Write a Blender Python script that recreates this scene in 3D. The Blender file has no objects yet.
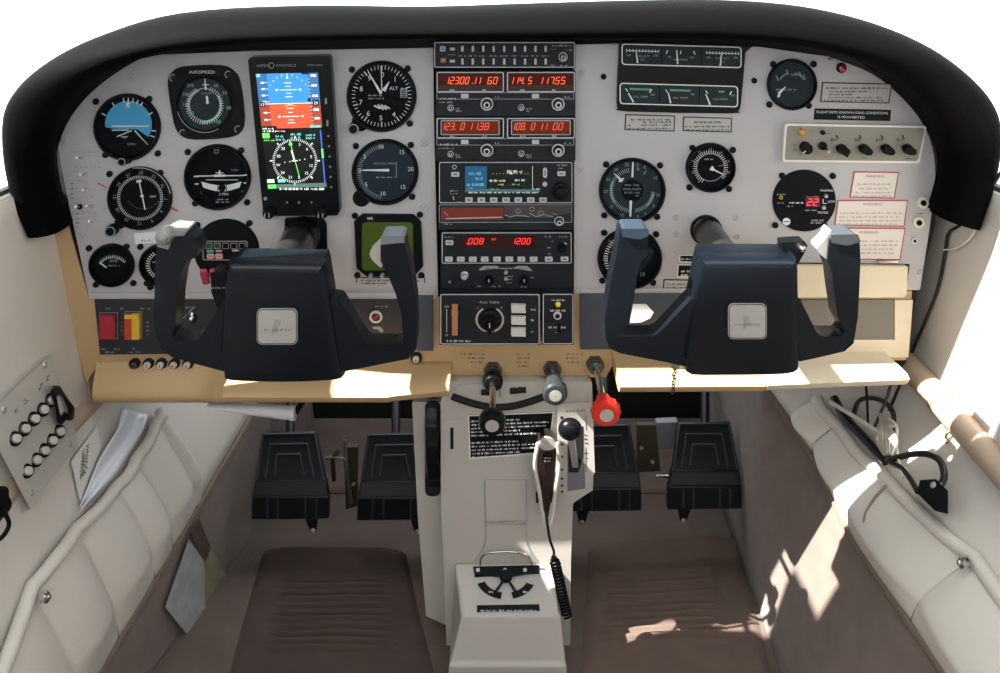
import bpy, bmesh, math, random
from mathutils import Vector, Matrix
random.seed(7)
SC = bpy.context.scene
COL = SC.collection
# ------------------------------------------------------------------ camera, world, sun, exposure
F = 900.0; TH = math.radians(24.0); CAM = Vector((-0.005, -1.06, 0.97))
cd = bpy.data.cameras.new('camera'); cam = bpy.data.objects.new('camera', cd); COL.objects.link(cam)
cam.location = CAM; cam.rotation_euler = (math.pi/2 - TH, 0, 0)
cd.sensor_width = 36; cd.lens = 36 * F / 1000; cd.clip_start = 0.02; cd.clip_end = 50
SC.camera = cam
W = bpy.data.worlds.new('sky'); SC.world = W; W.use_nodes = True
bg = W.node_tree.nodes['Background']
bg.inputs[0].default_value = (0.93, 0.97, 1.0, 1); bg.inputs[1].default_value = 2.3
sd = bpy.data.lights.new('sun', 'SUN'); sd.energy = 17.0; sd.angle = math.radians(0.6); sd.color = (1, 0.95, 0.86)
sun = bpy.data.objects.new('sun', sd); COL.objects.link(sun); sun.location = (-2, 0, 3)
sun.rotation_euler = Vector((0.64, 0.17, -0.74)).to_track_quat('-Z', 'Y').to_euler()
SC.view_settings.view_transform = 'Standard'; SC.view_settings.look = 'None'
SC.view_settings.exposure = 0.7; SC.view_settings.gamma = 1.0; SC.view_settings.use_curve_mapping = False

# ------------------------------------------------------------------ measuring helpers
FW = Vector((0, math.cos(TH), -math.sin(TH))); UP = Vector((0, math.sin(TH), math.cos(TH)))
def ray(px, py): return Vector((1, 0, 0)) * ((px-500)/F) + UP * ((336.5-py)/F) + FW
def atY(px, py, Y=0.0): d = ray(px, py); return CAM + d * ((Y-CAM.y)/d.y)
def atZ(px, py, Z=0.0): d = ray(px, py); return CAM + d * ((Z-CAM.z)/d.z)
def scl(px, py, Y=0.0): return (atY(px, py, Y)-CAM).dot(FW)/F
def hit(px, py, f, t0=0.4, t1=2.4, n=400):
    d = ray(px, py); a = f(CAM + d*t0); t = t0
    for i in range(1, n+1):
        u = t0 + (t1-t0)*i/n; b = f(CAM + d*u)
        if a*b <= 0:
            lo, hi = t, u
            for _ in range(30):
                m = (lo+hi)/2
                if f(CAM + d*m)*a > 0: lo = m
                else: hi = m
            return CAM + d*lo
        t = u
    return CAM + d*t1

# ------------------------------------------------------------------ materials
def lin(c): return c/12.92 if c <= .04045 else ((c+.055)/1.055)**2.4
def rgb(h): return tuple(lin(int(h[i:i+2], 16)/255) for i in (0, 2, 4)) + (1,)
MATS = {}
def mat(name, h, rough=.5, metal=0, bump=0, bscale=400, var=0, vscale=20, emit=0, spec=.5, coat=0, sheen=0):
    if name in MATS: return MATS[name]
    m = bpy.data.materials.new(name); m.use_nodes = True; nt = m.node_tree; b = nt.nodes['Principled BSDF']
    c = rgb(h); b.inputs['Base Color'].default_value = c; b.inputs['Roughness'].default_value = rough
    b.inputs['Metallic'].default_value = metal; b.inputs['Specular IOR Level'].default_value = spec
    b.inputs['Coat Weight'].default_value = coat; b.inputs['Sheen Weight'].default_value = sheen
    if emit: b.inputs['Emission Color'].default_value = c; b.inputs['Emission Strength'].default_value = emit*.62
    if bump or var:
        tc = nt.nodes.new('ShaderNodeTexCoord')
    if bump:
        n = nt.nodes.new('ShaderNodeTexNoise'); n.inputs['Scale'].default_value = bscale; n.inputs['Detail'].default_value = 3
        nt.links.new(tc.outputs['Object'], n.inputs['Vector'])
        bp = nt.nodes.new('ShaderNodeBump'); bp.inputs['Strength'].default_value = bump; bp.inputs['Distance'].default_value = .001
        nt.links.new(n.outputs[0], bp.inputs['Height']); nt.links.new(bp.outputs[0], b.inputs['Normal'])
    if var:
        n = nt.nodes.new('ShaderNodeTexNoise'); n.inputs['Scale'].default_value = vscale; n.inputs['Detail'].default_value = 5
        nt.links.new(tc.outputs['Object'], n.inputs['Vector'])
        mr = nt.nodes.new('ShaderNodeMapRange'); mr.inputs[1].default_value = .3; mr.inputs[2].default_value = .7
        mr.inputs[3].default_value = 1-var; mr.inputs[4].default_value = 1+var
        nt.links.new(n.outputs[0], mr.inputs[0])
        vm = nt.nodes.new('ShaderNodeVectorMath'); vm.operation = 'SCALE'; vm.inputs[0].default_value = c[:3]
        nt.links.new(mr.outputs[0], vm.inputs['Scale']); nt.links.new(vm.outputs[0], b.inputs['Base Color'])
    MATS[name] = m; return m
def glass_mat(name, refl=.012, tint=(1, 1, 1, 1)):
    if name in MATS: return MATS[name]
    m = bpy.data.materials.new(name); m.use_nodes = True; nt = m.node_tree; nt.nodes.clear()
    o = nt.nodes.new('ShaderNodeOutputMaterial'); 
    t = nt.nodes.new('ShaderNodeBsdfTransparent'); t.inputs[0].default_value = tint
    nt.links.new(t.outputs[0], o.inputs[0]); MATS[name] = m; return m
panel_grey = mat('panel_grey', 'b0afb2', .55, var=.03, vscale=8, bump=.05)
black_pad = mat('black_pad', '060607', .7, spec=.03, bump=.35, bscale=500)
blackp = mat('black_plastic', '0e1013', .45, spec=.12)
black_gloss = mat('black_gloss', '0d0f12', .28, spec=.2)
face_black = mat('dial_black', '0c0f11', .6, spec=.08)
face_grey = mat('dial_grey', '2a3235', .6, spec=.1)
face_blue = mat('dial_blue_grey', '27303a', .6, spec=.1)
white_ink = mat('white_ink', 'd8dada', .6)
dim_ink = mat('dim_ink', '8f9598', .6)
green_ink = mat('green_ink', '6fb79a', .6)
red_ink = mat('red_ink', 'c2343c', .6)
black_ink = mat('black_ink', '26262a', .7)
brown_ink = mat('brown_ink', '6d5a3c', .7)
blue_ink = mat('blue_ink', '3f9ccc', .6)
yellow_ink = mat('yellow_ink', 'c9a23a', .6)
chrome = mat('chrome', 'c9c9c6', .22, 1)
steel = mat('brushed_steel', 'bdbcb8', .38, .55, bump=.2, bscale=250)
tan = mat('tan_plastic', 'bd9f75', .5, bump=.15, bscale=600, var=.04, vscale=6)
cream = mat('cream_plastic', 'cfc3ac', .5, var=.03)
vinyl = mat('cream_vinyl', 'cac5bd', .55, bump=.25, bscale=500, var=.035, vscale=7)
vinyl_dark = mat('vinyl_seam', '7c746b', .7)
strip_brown = mat('brown_strip', '6b5f54', .7, bump=.2)
carpet = mat('brown_carpet', '695b53', .95, bump=.9, bscale=900, var=.12, vscale=25, sheen=.2)
carpet_floor = mat('floor_carpet', '574942', .95, bump=.9, bscale=900, var=.14, vscale=18, sheen=.2)
ped_white = mat('pedestal_plastic', 'b4b0aa', .5, var=.03, vscale=9, bump=.05)
navy = mat('navy_plastic', '0a1119', .34, bump=.15, bscale=700, var=.06, vscale=30, spec=.3)
yoke_lite = mat('worn_navy', '3b4c60', .4)
under = mat('under_panel_black', '0d0d0e', .8)

# ------------------------------------------------------------------ mesh builder
_tc = {}
def text_geo(s):
    if s in _tc: return _tc[s]
    cu = bpy.data.curves.new('t', 'FONT'); cu.body = s; cu.size = 1; cu.resolution_u = 2
    cu.align_x = 'LEFT'; ob = bpy.data.objects.new('t', cu); COL.objects.link(ob)
    dg = bpy.context.evaluated_depsgraph_get(); me = ob.evaluated_get(dg).to_mesh()
    vs = [(v.co.x, v.co.y) for v in me.vertices]; fs = [tuple(p.vertices) for p in me.polygons]
    bpy.data.objects.remove(ob); bpy.data.curves.remove(cu)
    if vs:
        x0 = min(a for a, b in vs); x1 = max(a for a, b in vs)
    else: x0 = x1 = 0
    r = ([(a-x0, b) for a, b in vs], fs, x1-x0); _tc[s] = r; return r
def rrect(u0, v0, u1, v1, r=2, n=4):
    P = []
    for (cx, cy, a0) in ((u1-r, v0+r, -90), (u1-r, v1-r, 0), (u0+r, v1-r, 90), (u0+r, v0+r, 180)):
        for i in range(n+1):
            a = math.radians(a0 + 90*i/n); P.append((cx + r*math.cos(a), cy + r*math.sin(a)))
    return P
class MB:
    """flat work on a panel: (u, v) are measured positions, d is the height in metres towards the seats"""
    def __init__(s, Y=0.0, base=None, df=0.0):              # df: height of the face the positions were measured on
        s.Y = Y; s.df = df; s.base = base or Vector((0, 0, 0)); s.V = []; s.Fc = []; s.M = []; s.mi = []
    def m(s, mt):
        if mt not in s.M: s.M.append(mt)
        return s.M.index(mt)
    def P(s, u, v, d): p = atY(u, v, s.Y-s.df) - s.base; return (p.x, p.y+s.df-d, p.z)
    def k(s, u, v): return scl(u, v, s.Y)/((atY(u, v-1, s.Y).z-atY(u, v+1, s.Y).z)/2)
    def raw(s, vs, fs, mt):
        b = len(s.V); k = s.m(mt); s.V += [tuple(v) for v in vs]
        for f in fs: s.Fc.append(tuple(b+i for i in f)); s.mi.append(k)
    def poly(s, pts, d, mt): s.raw([s.P(u, v, d) for u, v in pts], [tuple(range(len(pts)))], mt)
    def prism(s, pts, d0, d1, mt, top=1.0, side=None):
        n = len(pts); cu = sum(p[0] for p in pts)/n; cv = sum(p[1] for p in pts)/n
        f = [(cu+(u-cu)*top, cv+(v-cv)*top) for u, v in pts]
        vs = [s.P(u, v, d0) for u, v in pts] + [s.P(u, v, d1) for u, v in f]
        s.raw(vs, [(i, (i+1) % n, n+(i+1) % n, n+i) for i in range(n)] + [tuple(range(n))[::-1]], side or mt)
        s.raw(vs[n:], [tuple(range(n))], mt)
    def box(s, u0, v0, u1, v1, d0, d1, mt, r=0):
        s.prism(rrect(u0, v0, u1, v1, r) if r else [(u0, v0), (u1, v0), (u1, v1), (u0, v1)], d0, d1, mt)
    def circ(s, u, v, r, n=32, a0=0, a1=360):
        full = abs(a1-a0) >= 360; k = s.k(u, v); c = n if full else n+1
        return [(u + r*math.cos(math.radians(a0+(a1-a0)*i/n)), v - r*k*math.sin(math.radians(a0+(a1-a0)*i/n))) for i in range(c)]
    def disc(s, u, v, r, d, mt, n=32): s.poly(s.circ(u, v, r, n), d, mt)
    def cyl(s, u, v, r, d0, d1, mt, n=24, top=1.0, side=None): s.prism(s.circ(u, v, r, n), d0, d1, mt, top, side)
    def band(s, A, B, d, mt, closed=True):
        n = len(A); vs = [s.P(u, v, d) for u, v in A] + [s.P(u, v, d) for u, v in B]
        s.raw(vs, [(i, (i+1) % n, n+(i+1) % n, n+i) for i in range(n if closed else n-1)], mt)
    def ring(s, u, v, r0, r1, d, mt, n=40, a0=0, a1=360):
        s.band(s.circ(u, v, r0, n, a0, a1), s.circ(u, v, r1, n, a0, a1), d, mt, abs(a1-a0) >= 360)
    def lathe(s, u, v, prof, mt, n=32):
        k = s.k(u, v); vs = []
        for r, d in prof:
            for i in range(n):
                a = 2*math.pi*i/n; vs.append(s.P(u+r*math.cos(a), v-r*k*math.sin(a), d))
        s.raw(vs, [(j*n+i, j*n+(i+1) % n, (j+1)*n+(i+1) % n, (j+1)*n+i) for j in range(len(prof)-1) for i in range(n)], mt)
    def line(s, u0, v0, u1, v1, w, d, mt, w1=None):
        w1 = w if w1 is None else w1
        dx, dy = u1-u0, v1-v0; L = math.hypot(dx, dy) or 1; nx, ny = -dy/L/2, dx/L/2
        s.poly([(u0+nx*w, v0+ny*w), (u1+nx*w1, v1+ny*w1), (u1-nx*w1, v1-ny*w1), (u0-nx*w, v0-ny*w)], d, mt)
    def radial(s, u, v, a, r0, r1, w, d, mt, w1=None):       # a: degrees clockwise from twelve o'clock
        t = math.radians(a); k = s.k(u, v); c, n = math.sin(t), -math.cos(t)*k
        s.line(u+r0*c, v+r0*n, u+r1*c, v+r1*n, w, d, mt, w1)
    def ticks(s, u, v, r0, r1, a0, a1, n, w, d, mt):
        for i in range(n): s.radial(u, v, a0+(a1-a0)*i/max(1, n-1), r0, r1, w, d, mt)
    def text(s, t, u, v, h, d, mt, w=None, rot=0, al='C'):     # (u, v): middle; h: capital height; w: forced width
        vs, fs, wd = text_geo(t)
        k = h/.7; kx = (w/wd) if (w and wd) else k; c, n = math.cos(math.radians(rot)), math.sin(math.radians(rot))
        off = {'C': -wd*kx/2, 'L': 0, 'R': -wd*kx}[al]; o = []
        for x, y in vs:
            a, b = x*kx+off, -(y*k - h/2); o.append(s.P(u + a*c + b*n, v - a*n + b*c, d))
        s.raw(o, fs, mt)
    def seg(s, t, u, v, h, d, mt, w, lw=.75):                   # slanted seven-segment figures; (u, v) middle, w total width
        S = {'0': 'abcdef', '1': 'bc', '2': 'abged', '3': 'abgcd', '4': 'fgbc', '5': 'afgcd', '6': 'afgedc', '7': 'abc', '8': 'abcdefg', '9': 'abcdfg'}
        n = sum(1 for c in t if c != '.'); cw = w/max(1, n); x = u-w/2; gw = cw*.62; hh = h/2; sl = .12*h
        L = {'a': (0, -1, 1, -1), 'g': (0, 0, 1, 0), 'd': (0, 1, 1, 1), 'f': (0, -1, 0, 0), 'b': (1, -1, 1, 0), 'e': (0, 0, 0, 1), 'c': (1, 0, 1, 1)}
        for c in t:
            if c == '.': s.line(x-cw*.26, v+hh-.5, x-cw*.26+lw*1.2, v+hh-.5, lw*1.5, d, mt); continue
            for k in S.get(c, ''):
                a, b, e, f = L[k]; s.line(x+a*gw-b*sl, v+b*hh, x+e*gw-f*sl, v+f*hh, lw, d, mt)
            x += cw
    def words(s, u0, v0, u1, h, d, mt, dens=.85, rot=0):        # print too small to read
        u = u0; c, n = math.cos(math.radians(rot)), math.sin(math.radians(rot))
        while u < u1-1:
            w = min(random.uniform(2.0, 6.5), u1-u)
            x = u
            while x < u+w-.3:
                g = random.uniform(.6, 1.0); a = x-u0; e = min(x+g, u+w)-u0; y0 = random.choice((0, 0, h*.25)); 
                q = [(a, y0), (e, y0), (e, h), (a, h)] if random.random() < .7 else [(a, h*.35), (e, h*.35), (e, h*.7), (a, h*.7)]
                s.poly([(u0+p*c+r*n, v0-p*n+r*c) for p, r in q], d, mt); x += g+.35
            u += w + random.uniform(1.0, 1.8)
    # free 3-D work, metres
    def box3(s, lo, hi, mt, M=None):
        vs = [Vector((x, y, z)) for x in (lo[0], hi[0]) for y in (lo[1], hi[1]) for z in (lo[2], hi[2])]
        if M: vs = [M @ v for v in vs]
        s.raw(vs, [(0, 1, 3, 2), (4, 6, 7, 5), (0, 4, 5, 1), (2, 3, 7, 6), (0, 2, 6, 4), (1, 5, 7, 3)], mt)
    def tube(s, pts, r, mt, n=10, caps=True):
        pts = [Vector(p) for p in pts]; N = len(pts); rs = r if isinstance(r, (list, tuple)) else [r]*N
        vs = []; up = None
        for i, p in enumerate(pts):
            t = (pts[min(i+1, N-1)]-pts[max(i-1, 0)]).normalized()
            if up is None:
                up = Vector((0, 0, 1)) if abs(t.z) < .9 else Vector((1, 0, 0))
            a = (up - t*up.dot(t)).normalized(); b = t.cross(a); up = a
            for k in range(n):
                q = 2*math.pi*k/n; vs.append(p + a*(rs[i]*math.cos(q)) + b*(rs[i]*math.sin(q)))
        fs = [(i*n+k, i*n+(k+1) % n, (i+1)*n+(k+1) % n, (i+1)*n+k) for i in range(N-1) for k in range(n)]
        if caps: fs += [tuple(range(n))[::-1], tuple((N-1)*n+k for k in range(n))]
        s.raw(vs, fs, mt)
    def loft(s, rings, mt, caps=True, closed=True):
        n = len(rings[0]); vs = [v for r in rings for v in r]
        kk = n if closed else n-1
        fs = [(i*n+k, i*n+(k+1) % n, (i+1)*n+(k+1) % n, (i+1)*n+k) for i in range(len(rings)-1) for k in range(kk)]
        if caps: fs += [tuple(range(n))[::-1], tuple((len(rings)-1)*n+k for k in range(n))]
        s.raw(vs, fs, mt)
    def grid(s, fn, nu, nv, mt):
        vs = [fn(i/nu, j/nv) for i in range(nu+1) for j in range(nv+1)]
        s.raw(vs, [(i*(nv+1)+j, (i+1)*(nv+1)+j, (i+1)*(nv+1)+j+1, i*(nv+1)+j+1) for i in range(nu) for j in range(nv)], mt)
    def build(s, name, parent=None, bevel=0, seg=2, ang=35, sub=0, label=None, solid=0, weld=False, wn=False):
        me = bpy.data.meshes.new(name); me.from_pydata([tuple(v) for v in s.V], [], s.Fc)
        for mt in s.M: me.materials.append(mt)
        me.polygons.foreach_set('material_index', s.mi)
        bm = bmesh.new(); bm.from_mesh(me)
        if weld: bmesh.ops.remove_doubles(bm, verts=bm.verts, dist=1e-5)
        bmesh.ops.recalc_face_normals(bm, faces=bm.faces)
        bm.to_mesh(me); bm.free(); me.update()
        me.shade_smooth(); me.set_sharp_from_angle(angle=math.radians(ang))
        ob = bpy.data.objects.new(name, me); COL.objects.link(ob)
        if parent: ob.parent = parent
        if solid:
            q = ob.modifiers.new('s', 'SOLIDIFY'); q.thickness = solid; q.offset = 0
        if bevel:
            q = ob.modifiers.new('b', 'BEVEL'); q.width = bevel; q.segments = seg; q.limit_method = 'ANGLE'; q.angle_limit = math.radians(30)
            q.harden_normals = False
        if sub:
            q = ob.modifiers.new('u', 'SUBSURF'); q.levels = sub; q.render_levels = sub
        if label: ob['label'] = label
        return ob
def tag(o, label, cat, group=None):
    o['label'] = label; o['category'] = cat
    if group: o['group'] = group
    return o
def struct(o): o['kind'] = 'structure'; return o
class Item:
    """a thing fixed on an upright panel face: measured centre (px, py) on the plane Y"""
    def __init__(s, name, label, cat, px, py, Y=0.0, group=None, df=0.0):
        p = atY(px, py, Y-df); p.y = Y; s.Y = Y; s.df = df; s.base = p
        s.root = bpy.data.objects.new(name, None); COL.objects.link(s.root); s.root.location = p
        s.root.empty_display_size = .01; tag(s.root, label, cat, group)
    def mb(s): return MB(s.Y, s.base, s.df)
    def add(s, mb, name, parent=None, **k): return mb.build(name, parent or s.root, **k)
def empty(name, label, cat, loc=(0, 0, 0), group=None):
    o = bpy.data.objects.new(name, None); COL.objects.link(o); o.location = loc; o.empty_display_size = .01
    return tag(o, label, cat, group)
def smooth_path(P, n=8):
    P = [Vector(p) for p in P]; Q = [P[0]*2-P[1]] + P + [P[-1]*2-P[-2]]; out = []
    for i in range(1, len(Q)-2):
        a, b, c, d = Q[i-1], Q[i], Q[i+1], Q[i+2]
        for k in range(n):
            t = k/n; out.append(.5*((2*b) + (c-a)*t + (2*a-5*b+4*c-d)*t*t + (3*b-a-3*c+d)*t**3))
    out.append(P[-1]); return out
def smooth2(P, n=6): return [(v.x, v.y) for v in smooth_path([(a, b, 0) for a, b in P], n)]
# ================================================================== the cabin shell
def sgn(side): return -1 if side == 'L' else 1
def upX(Y, z): return .556 - .08*Y - .012*(z-.42 if z > .42 else 0)
def bz(Y, side): return max(.0, .145 + .23*Y) if side == 'L' else .252 + (0 if Y < -.12 else 1.1*(Y+.12)**2 + .06*(Y+.12))
def bxf(Y, side): return (.491 - .18*Y) if side == 'L' else (.452 - .06*Y - 2.2*max(0, min(Y, .14))**2 - .04*max(0, Y-.14))
def cxf(Y, side): return (.497 - .197*Y) if side == 'L' else (.405 + .02*Y)
def wallX(Y, z, side):                                          # half width of the cabin at a station and height
    b = bz(Y, side); xb = bxf(Y, side)
    if z >= .42: return upX(Y, z)
    if z >= b:
        t = (z-b)/(.42-b); t = t*t*(3-2*t)*.6 + t*.4
        return xb + (upX(Y, .42)-xb)*t
    c = cxf(Y, side); t = max(0, z)/max(b, 1e-4); return c + (xb-c)*t
def wall_hit(px, py, side, off=0.0):
    g = sgn(side); return hit(px, py, lambda p: g*p.x - (wallX(p.y, p.z, side)-off))
SILL = .70
for side, nm in (('L', 'wall_left'), ('R', 'wall_right')):
    g = sgn(side)
    m = MB()
    def f(u, v):
        Y = -1.5 + 2.05*u; b = bz(Y, side); z = b + (SILL-b)*v
        return (g*(wallX(Y, z, side)), Y, z)
    m.grid(f, 50, 24, vinyl)
    # unseen raised door sill, added to keep the sun off the console
    m.box3((min(g*.59, g*.61), -1.5, SILL-.02), (max(g*.59, g*.61), -.13, .89), vinyl)
    # the sill turns outwards
    m.grid(lambda u, v: (g*(upX(-1.5+2.05*u, SILL) + .06*v), -1.5+2.05*u, SILL + .004*math.sin(v*3)), 50, 2, vinyl)
    struct(m.build(nm, solid=.004))
    m = MB()
    m.grid(lambda u, v: (g*(wallX(-1.5+2.05*u, bz(-1.5+2.05*u, side)*v, side) - .003), -1.5+2.05*u, bz(-1.5+2.05*u, side)*v), 60, 8, carpet)
    struct(m.build('trim_1' if side == 'L' else 'trim_2', solid=.004))
    m = MB()
    pts = [(g*(bxf(Y, side)-.004), Y, bz(Y, side)) for Y in [-.6+1.12*i/30 for i in range(31)]]
    m.tube(pts, .0045, strip_brown, 8)
    struct(m.build('trim_3' if side == 'L' else 'trim_4'))
m = MB()
m.grid(lambda u, v: (-.75+1.5*u, -1.5+2.05*v, 0), 60, 80, carpet_floor)
struct(m.build('floor', solid=.004))
m = MB(); m.box3((-.6, .55, 0), (.6, .56, .46), under);  # black material stands in for the footwell shade
struct(m.build('wall_front'))
m = MB(); m.box3((-.68, -1.52, 0), (.68, -1.5, .88), vinyl); struct(m.build('added_wall_back'))  # unseen wall, added to cut low light from behind
# unseen roof and added door posts, placed to cut the sun into patches
ROOF_Y = -.36; POST0 = -.42; POST1 = -.27
m = MB()
def rf(u, v):
    x = -.64+1.28*u; y = ROOF_Y - 1.2*v
    return (x, y, 1.34 - .16*abs(x/.64)**3)
m.grid(rf, 24, 6, vinyl)
struct(m.build('ceiling', solid=.03))

wg = glass_mat('window_glass', tint=(.98, .985, .98, 1))
m = MB()                                                        # windscreen, curved from the nose deck up to the roof edge
def ws(u, v):
    a = math.pi*(u-.5)*.98; x = .60*math.sin(a); y0 = .56*math.cos(a)**.6 if math.cos(a) > 0 else 0
    return (x*(1-.05*v), (y0-.02)*(1-v) + (ROOF_Y)*v, (.74)*(1-v) + (1.335-.16*abs(x/.64)**3)*v)
m.grid(ws, 30, 8, wg); struct(m.build('window_1'))
for side in 'LR':
    g = sgn(side); m = MB(); m.grid(lambda u, v: (g*(.603+.015*math.sin(math.pi*v)), -1.45+1.1*u, .9+.26*v), 4, 4, wg); struct(m.build('window_2' if side == 'L' else 'window_3'))
# ================================================================== glareshield
OUT = [(33, 232), (16, 190), (8, 140), (14, 100), (45, 66), (100, 36), (180, 13), (300, 6), (420, 7), (520, 4), (620, 1), (720, 0), (800, 6), (870, 22), (925, 46), (966, 76), (990, 105), (997, 135), (990, 180), (975, 226)]
INN = [(66, 228), (54, 195), (50, 150), (64, 110), (98, 79), (150, 56), (215, 46), (300, 41), (420, 38), (520, 38), (600, 38), (690, 38), (770, 42), (830, 52), (880, 70), (917, 100), (935, 130), (945, 165), (940, 195), (934, 214)]
OUT = smooth2(OUT, 5); INN = smooth2(INN, 5)
root = empty('glareshield', 'thick black padded glareshield arching over the whole instrument panel', 'glareshield', atY(500, 30, -.05))
L0 = root.location
def roll(v):                                                    # the roll stands proud over the top and lies back at the sides
    t = max(0, min(1, (v-45)/120)); t = t*t*(3-2*t); return -.07+.03*t, -.105+.075*t, .042-.012*t
m = MB(); rings = []
for i, ((a, b), (c, d)) in enumerate(zip(OUT, INN)):
    yo, yn, hd = roll(d); o = atY(a, b, yo); n = atY(c, d, yn); ce = (o+n)/2; h = (o-n)/2; R = []
    for k in range(20):
        t = 2*math.pi*k/20; cs, sn = math.cos(t), math.sin(t)
        e = .75
        x = math.copysign(abs(cs)**e, cs); y = math.copysign(abs(sn)**e, sn)
        R.append(ce + h*x + Vector((0, -hd, 0))*y - L0 + Vector((0, .0, 0)))
    rings.append(R)
m.loft(rings, black_pad)
m.build('padded_roll', root, ang=60)
m = MB(); N = len(OUT)                                          # deck falling away towards the windshield
def deck(i, v):
    a, b = OUT[i]; yo = roll(INN[i][1])[0]; o = atY(a, b, yo); c = atY(500, 330, yo)
    inw = (c-o); inw.y = 0; inw.normalize()
    return o + Vector((0, .06+.42*v, 0)) + inw*(.012+.10*v**.8) - L0
vs = [deck(i, j/6) for i in range(N) for j in range(7)]
m.raw(vs, [(i*7+j, (i+1)*7+j, (i+1)*7+j+1, i*7+j+1) for i in range(N-1) for j in range(6)], black_pad)
# inner lining from the roll back to the panel
vs = []
for i in range(N):
    yn = roll(INN[i][1])[1]; n = atY(INN[i][0], INN[i][1], yn); c = atY(500, 200, 0); inw = (n-c); inw.y = 0; inw.normalize()
    for j in range(3): vs.append(n + inw*.006 + Vector((0, -yn*.5*j, 0)) - L0)
m.raw(vs, [(i*3+j, (i+1)*3+j, (i+1)*3+j+1, i*3+j+1) for i in range(N-1) for j in range(2)], black_pad)
m.build('deck', root, solid=.003, ang=60)
for px, py, w in ():
    m = MB(); q = atY(px, py, -.075)-L0
    m.box3((q.x-.002-w*.0005, q.y, q.z-.016), (q.x+.002+w*.0005, q.y+.012, q.z+.016), black_gloss)
    if px < 500: m.build('end_cap', root, bevel=.004)

# body behind the panels
m = MB()
pl = [(64, 235), (52, 170), (62, 110), (100, 70), (180, 42), (500, 30), (800, 38), (880, 66), (920, 100), (940, 150), (935, 225), (915, 300), (905, 372), (95, 380)]
vs = [atY(a, b, .012) for a, b in pl] + [atY(a, b, .012)+Vector((0, .2, 0)) for a, b in pl]; n = len(pl)
m.raw(vs, [(i, (i+1) % n, n+(i+1) % n, n+i) for i in range(n)] + [tuple(range(n))[::-1], tuple(range(n, 2*n))], under)
o = m.build('panel_frame'); tag(o, 'black frame behind the grey and tan instrument panels, seen in the gaps between them', 'frame')

# ================================================================== panel plates
def hole_screw(it, u, v, r=3.0, mt=None, parent=None, name='screw'):
    b = it.mb(); b.lathe(u, v, [(r, .0006), (r*.95, .0022), (r*.5, .003), (.01, .003)], mt or blackp, 14)
    b.line(u-r*.45, v-r*.45, u+r*.45, v+r*.45, r*.3, .0032, black_gloss)
    return it.add(b, name, parent)
it = Item('instrument_panel', 'grey metal flight instrument panel left of the radio stack', 'instrument panel', 250, 180)
m = it.mb()
left = smooth2([(89, 297), (80, 255), (66, 190), (59, 150), (62, 122), (76, 97), (100, 76), (130, 62), (160, 55)], 4) + [(250, 51), (433, 48), (434, 120), (438, 297)]
m.prism(left, -.006, .0, panel_grey)
m.prism([(90, 292), (436, 292), (436, 298), (90, 298)], 0, .003, panel_grey)
it.add(m, 'plate', bevel=.0008)
for u, v in ((131, 77), (64, 141), (81, 235), (424, 143), (424, 208)):
    b = it.mb(); b.cyl(u, v, 4.2, 0, .0012, panel_grey, 16, .8); b.line(u-2.5, v-2, u+2.5, v+2, .8, .0014, dim_ink); b.line(u-2, v+2.5, u+2, v-2.5, .8, .0014, dim_ink); it.add(b, 'flush_screw')
m = it.mb()
m.line(98, 183, 107, 188, 1.3, .0003, red_ink); m.line(170, 207, 178, 211, 1.6, .0003, red_ink); m.line(168, 188, 176, 184, 1, .0003, green_ink); m.line(104, 209, 110, 208, 1, .0003, green_ink)
for (u, v, w) in ((72, 151, 24), (75, 166, 26), (78, 180, 9), (82, 212, 14), (92, 215, 8), (84, 196, 10), (318, 42, 1)): m.words(u, v, u+w, 2.0, .0003, dim_ink)
for v in (183, 188, 193, 197): m.words(71, v, 73.5, 1.4, .0003, black_ink)
for v in (213, 218, 222, 226): m.words(76, v, 79, 1.4, .0003, black_ink)
m.poly([(356, 277), (356, 283), (357, 283), (357, 278), (424, 278), (424, 283), (425, 283), (425, 277)], .0003, black_ink)
m.words(361, 279.5, 390, 1.8, .0003, black_ink); m.words(361, 282.5, 388, 1.8, .0003, black_ink); m.words(415, 280, 421, 1.8, .0003, black_ink)
it.add(m, 'printed_legend')
for k, (u, v) in enumerate(((81, 158), (84.5, 174.5), (87.5, 190), (80, 206.5), (90.5, 206), (93.5, 221))):
    t = Item('toggle_switch', ['small silver toggle switch, topmost at the left edge of the flight panel', 'small toggle switch second from the top at the left edge of the flight panel', 'small toggle switch third from the top at the left edge of the flight panel', 'black-based toggle switch leftmost of the pair beside the compass dial', 'toggle switch right of the pair beside the compass dial', 'small toggle switch lowest in the column at the left edge of the flight panel'][k], 'switch', u, v, group='toggle switches left of the compass dial')
    b = t.mb(); b.cyl(u, v, 3.0, 0, .002, blackp if k == 3 else steel, 6); t.add(b, 'nut')
    b = MB(); b.tube([(0, -.002, 0), (0, -.008, .002), (.001, -.013, .0035)], [.0009, .001, .0015], steel, 8); b.build('lever', t.root)

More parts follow.
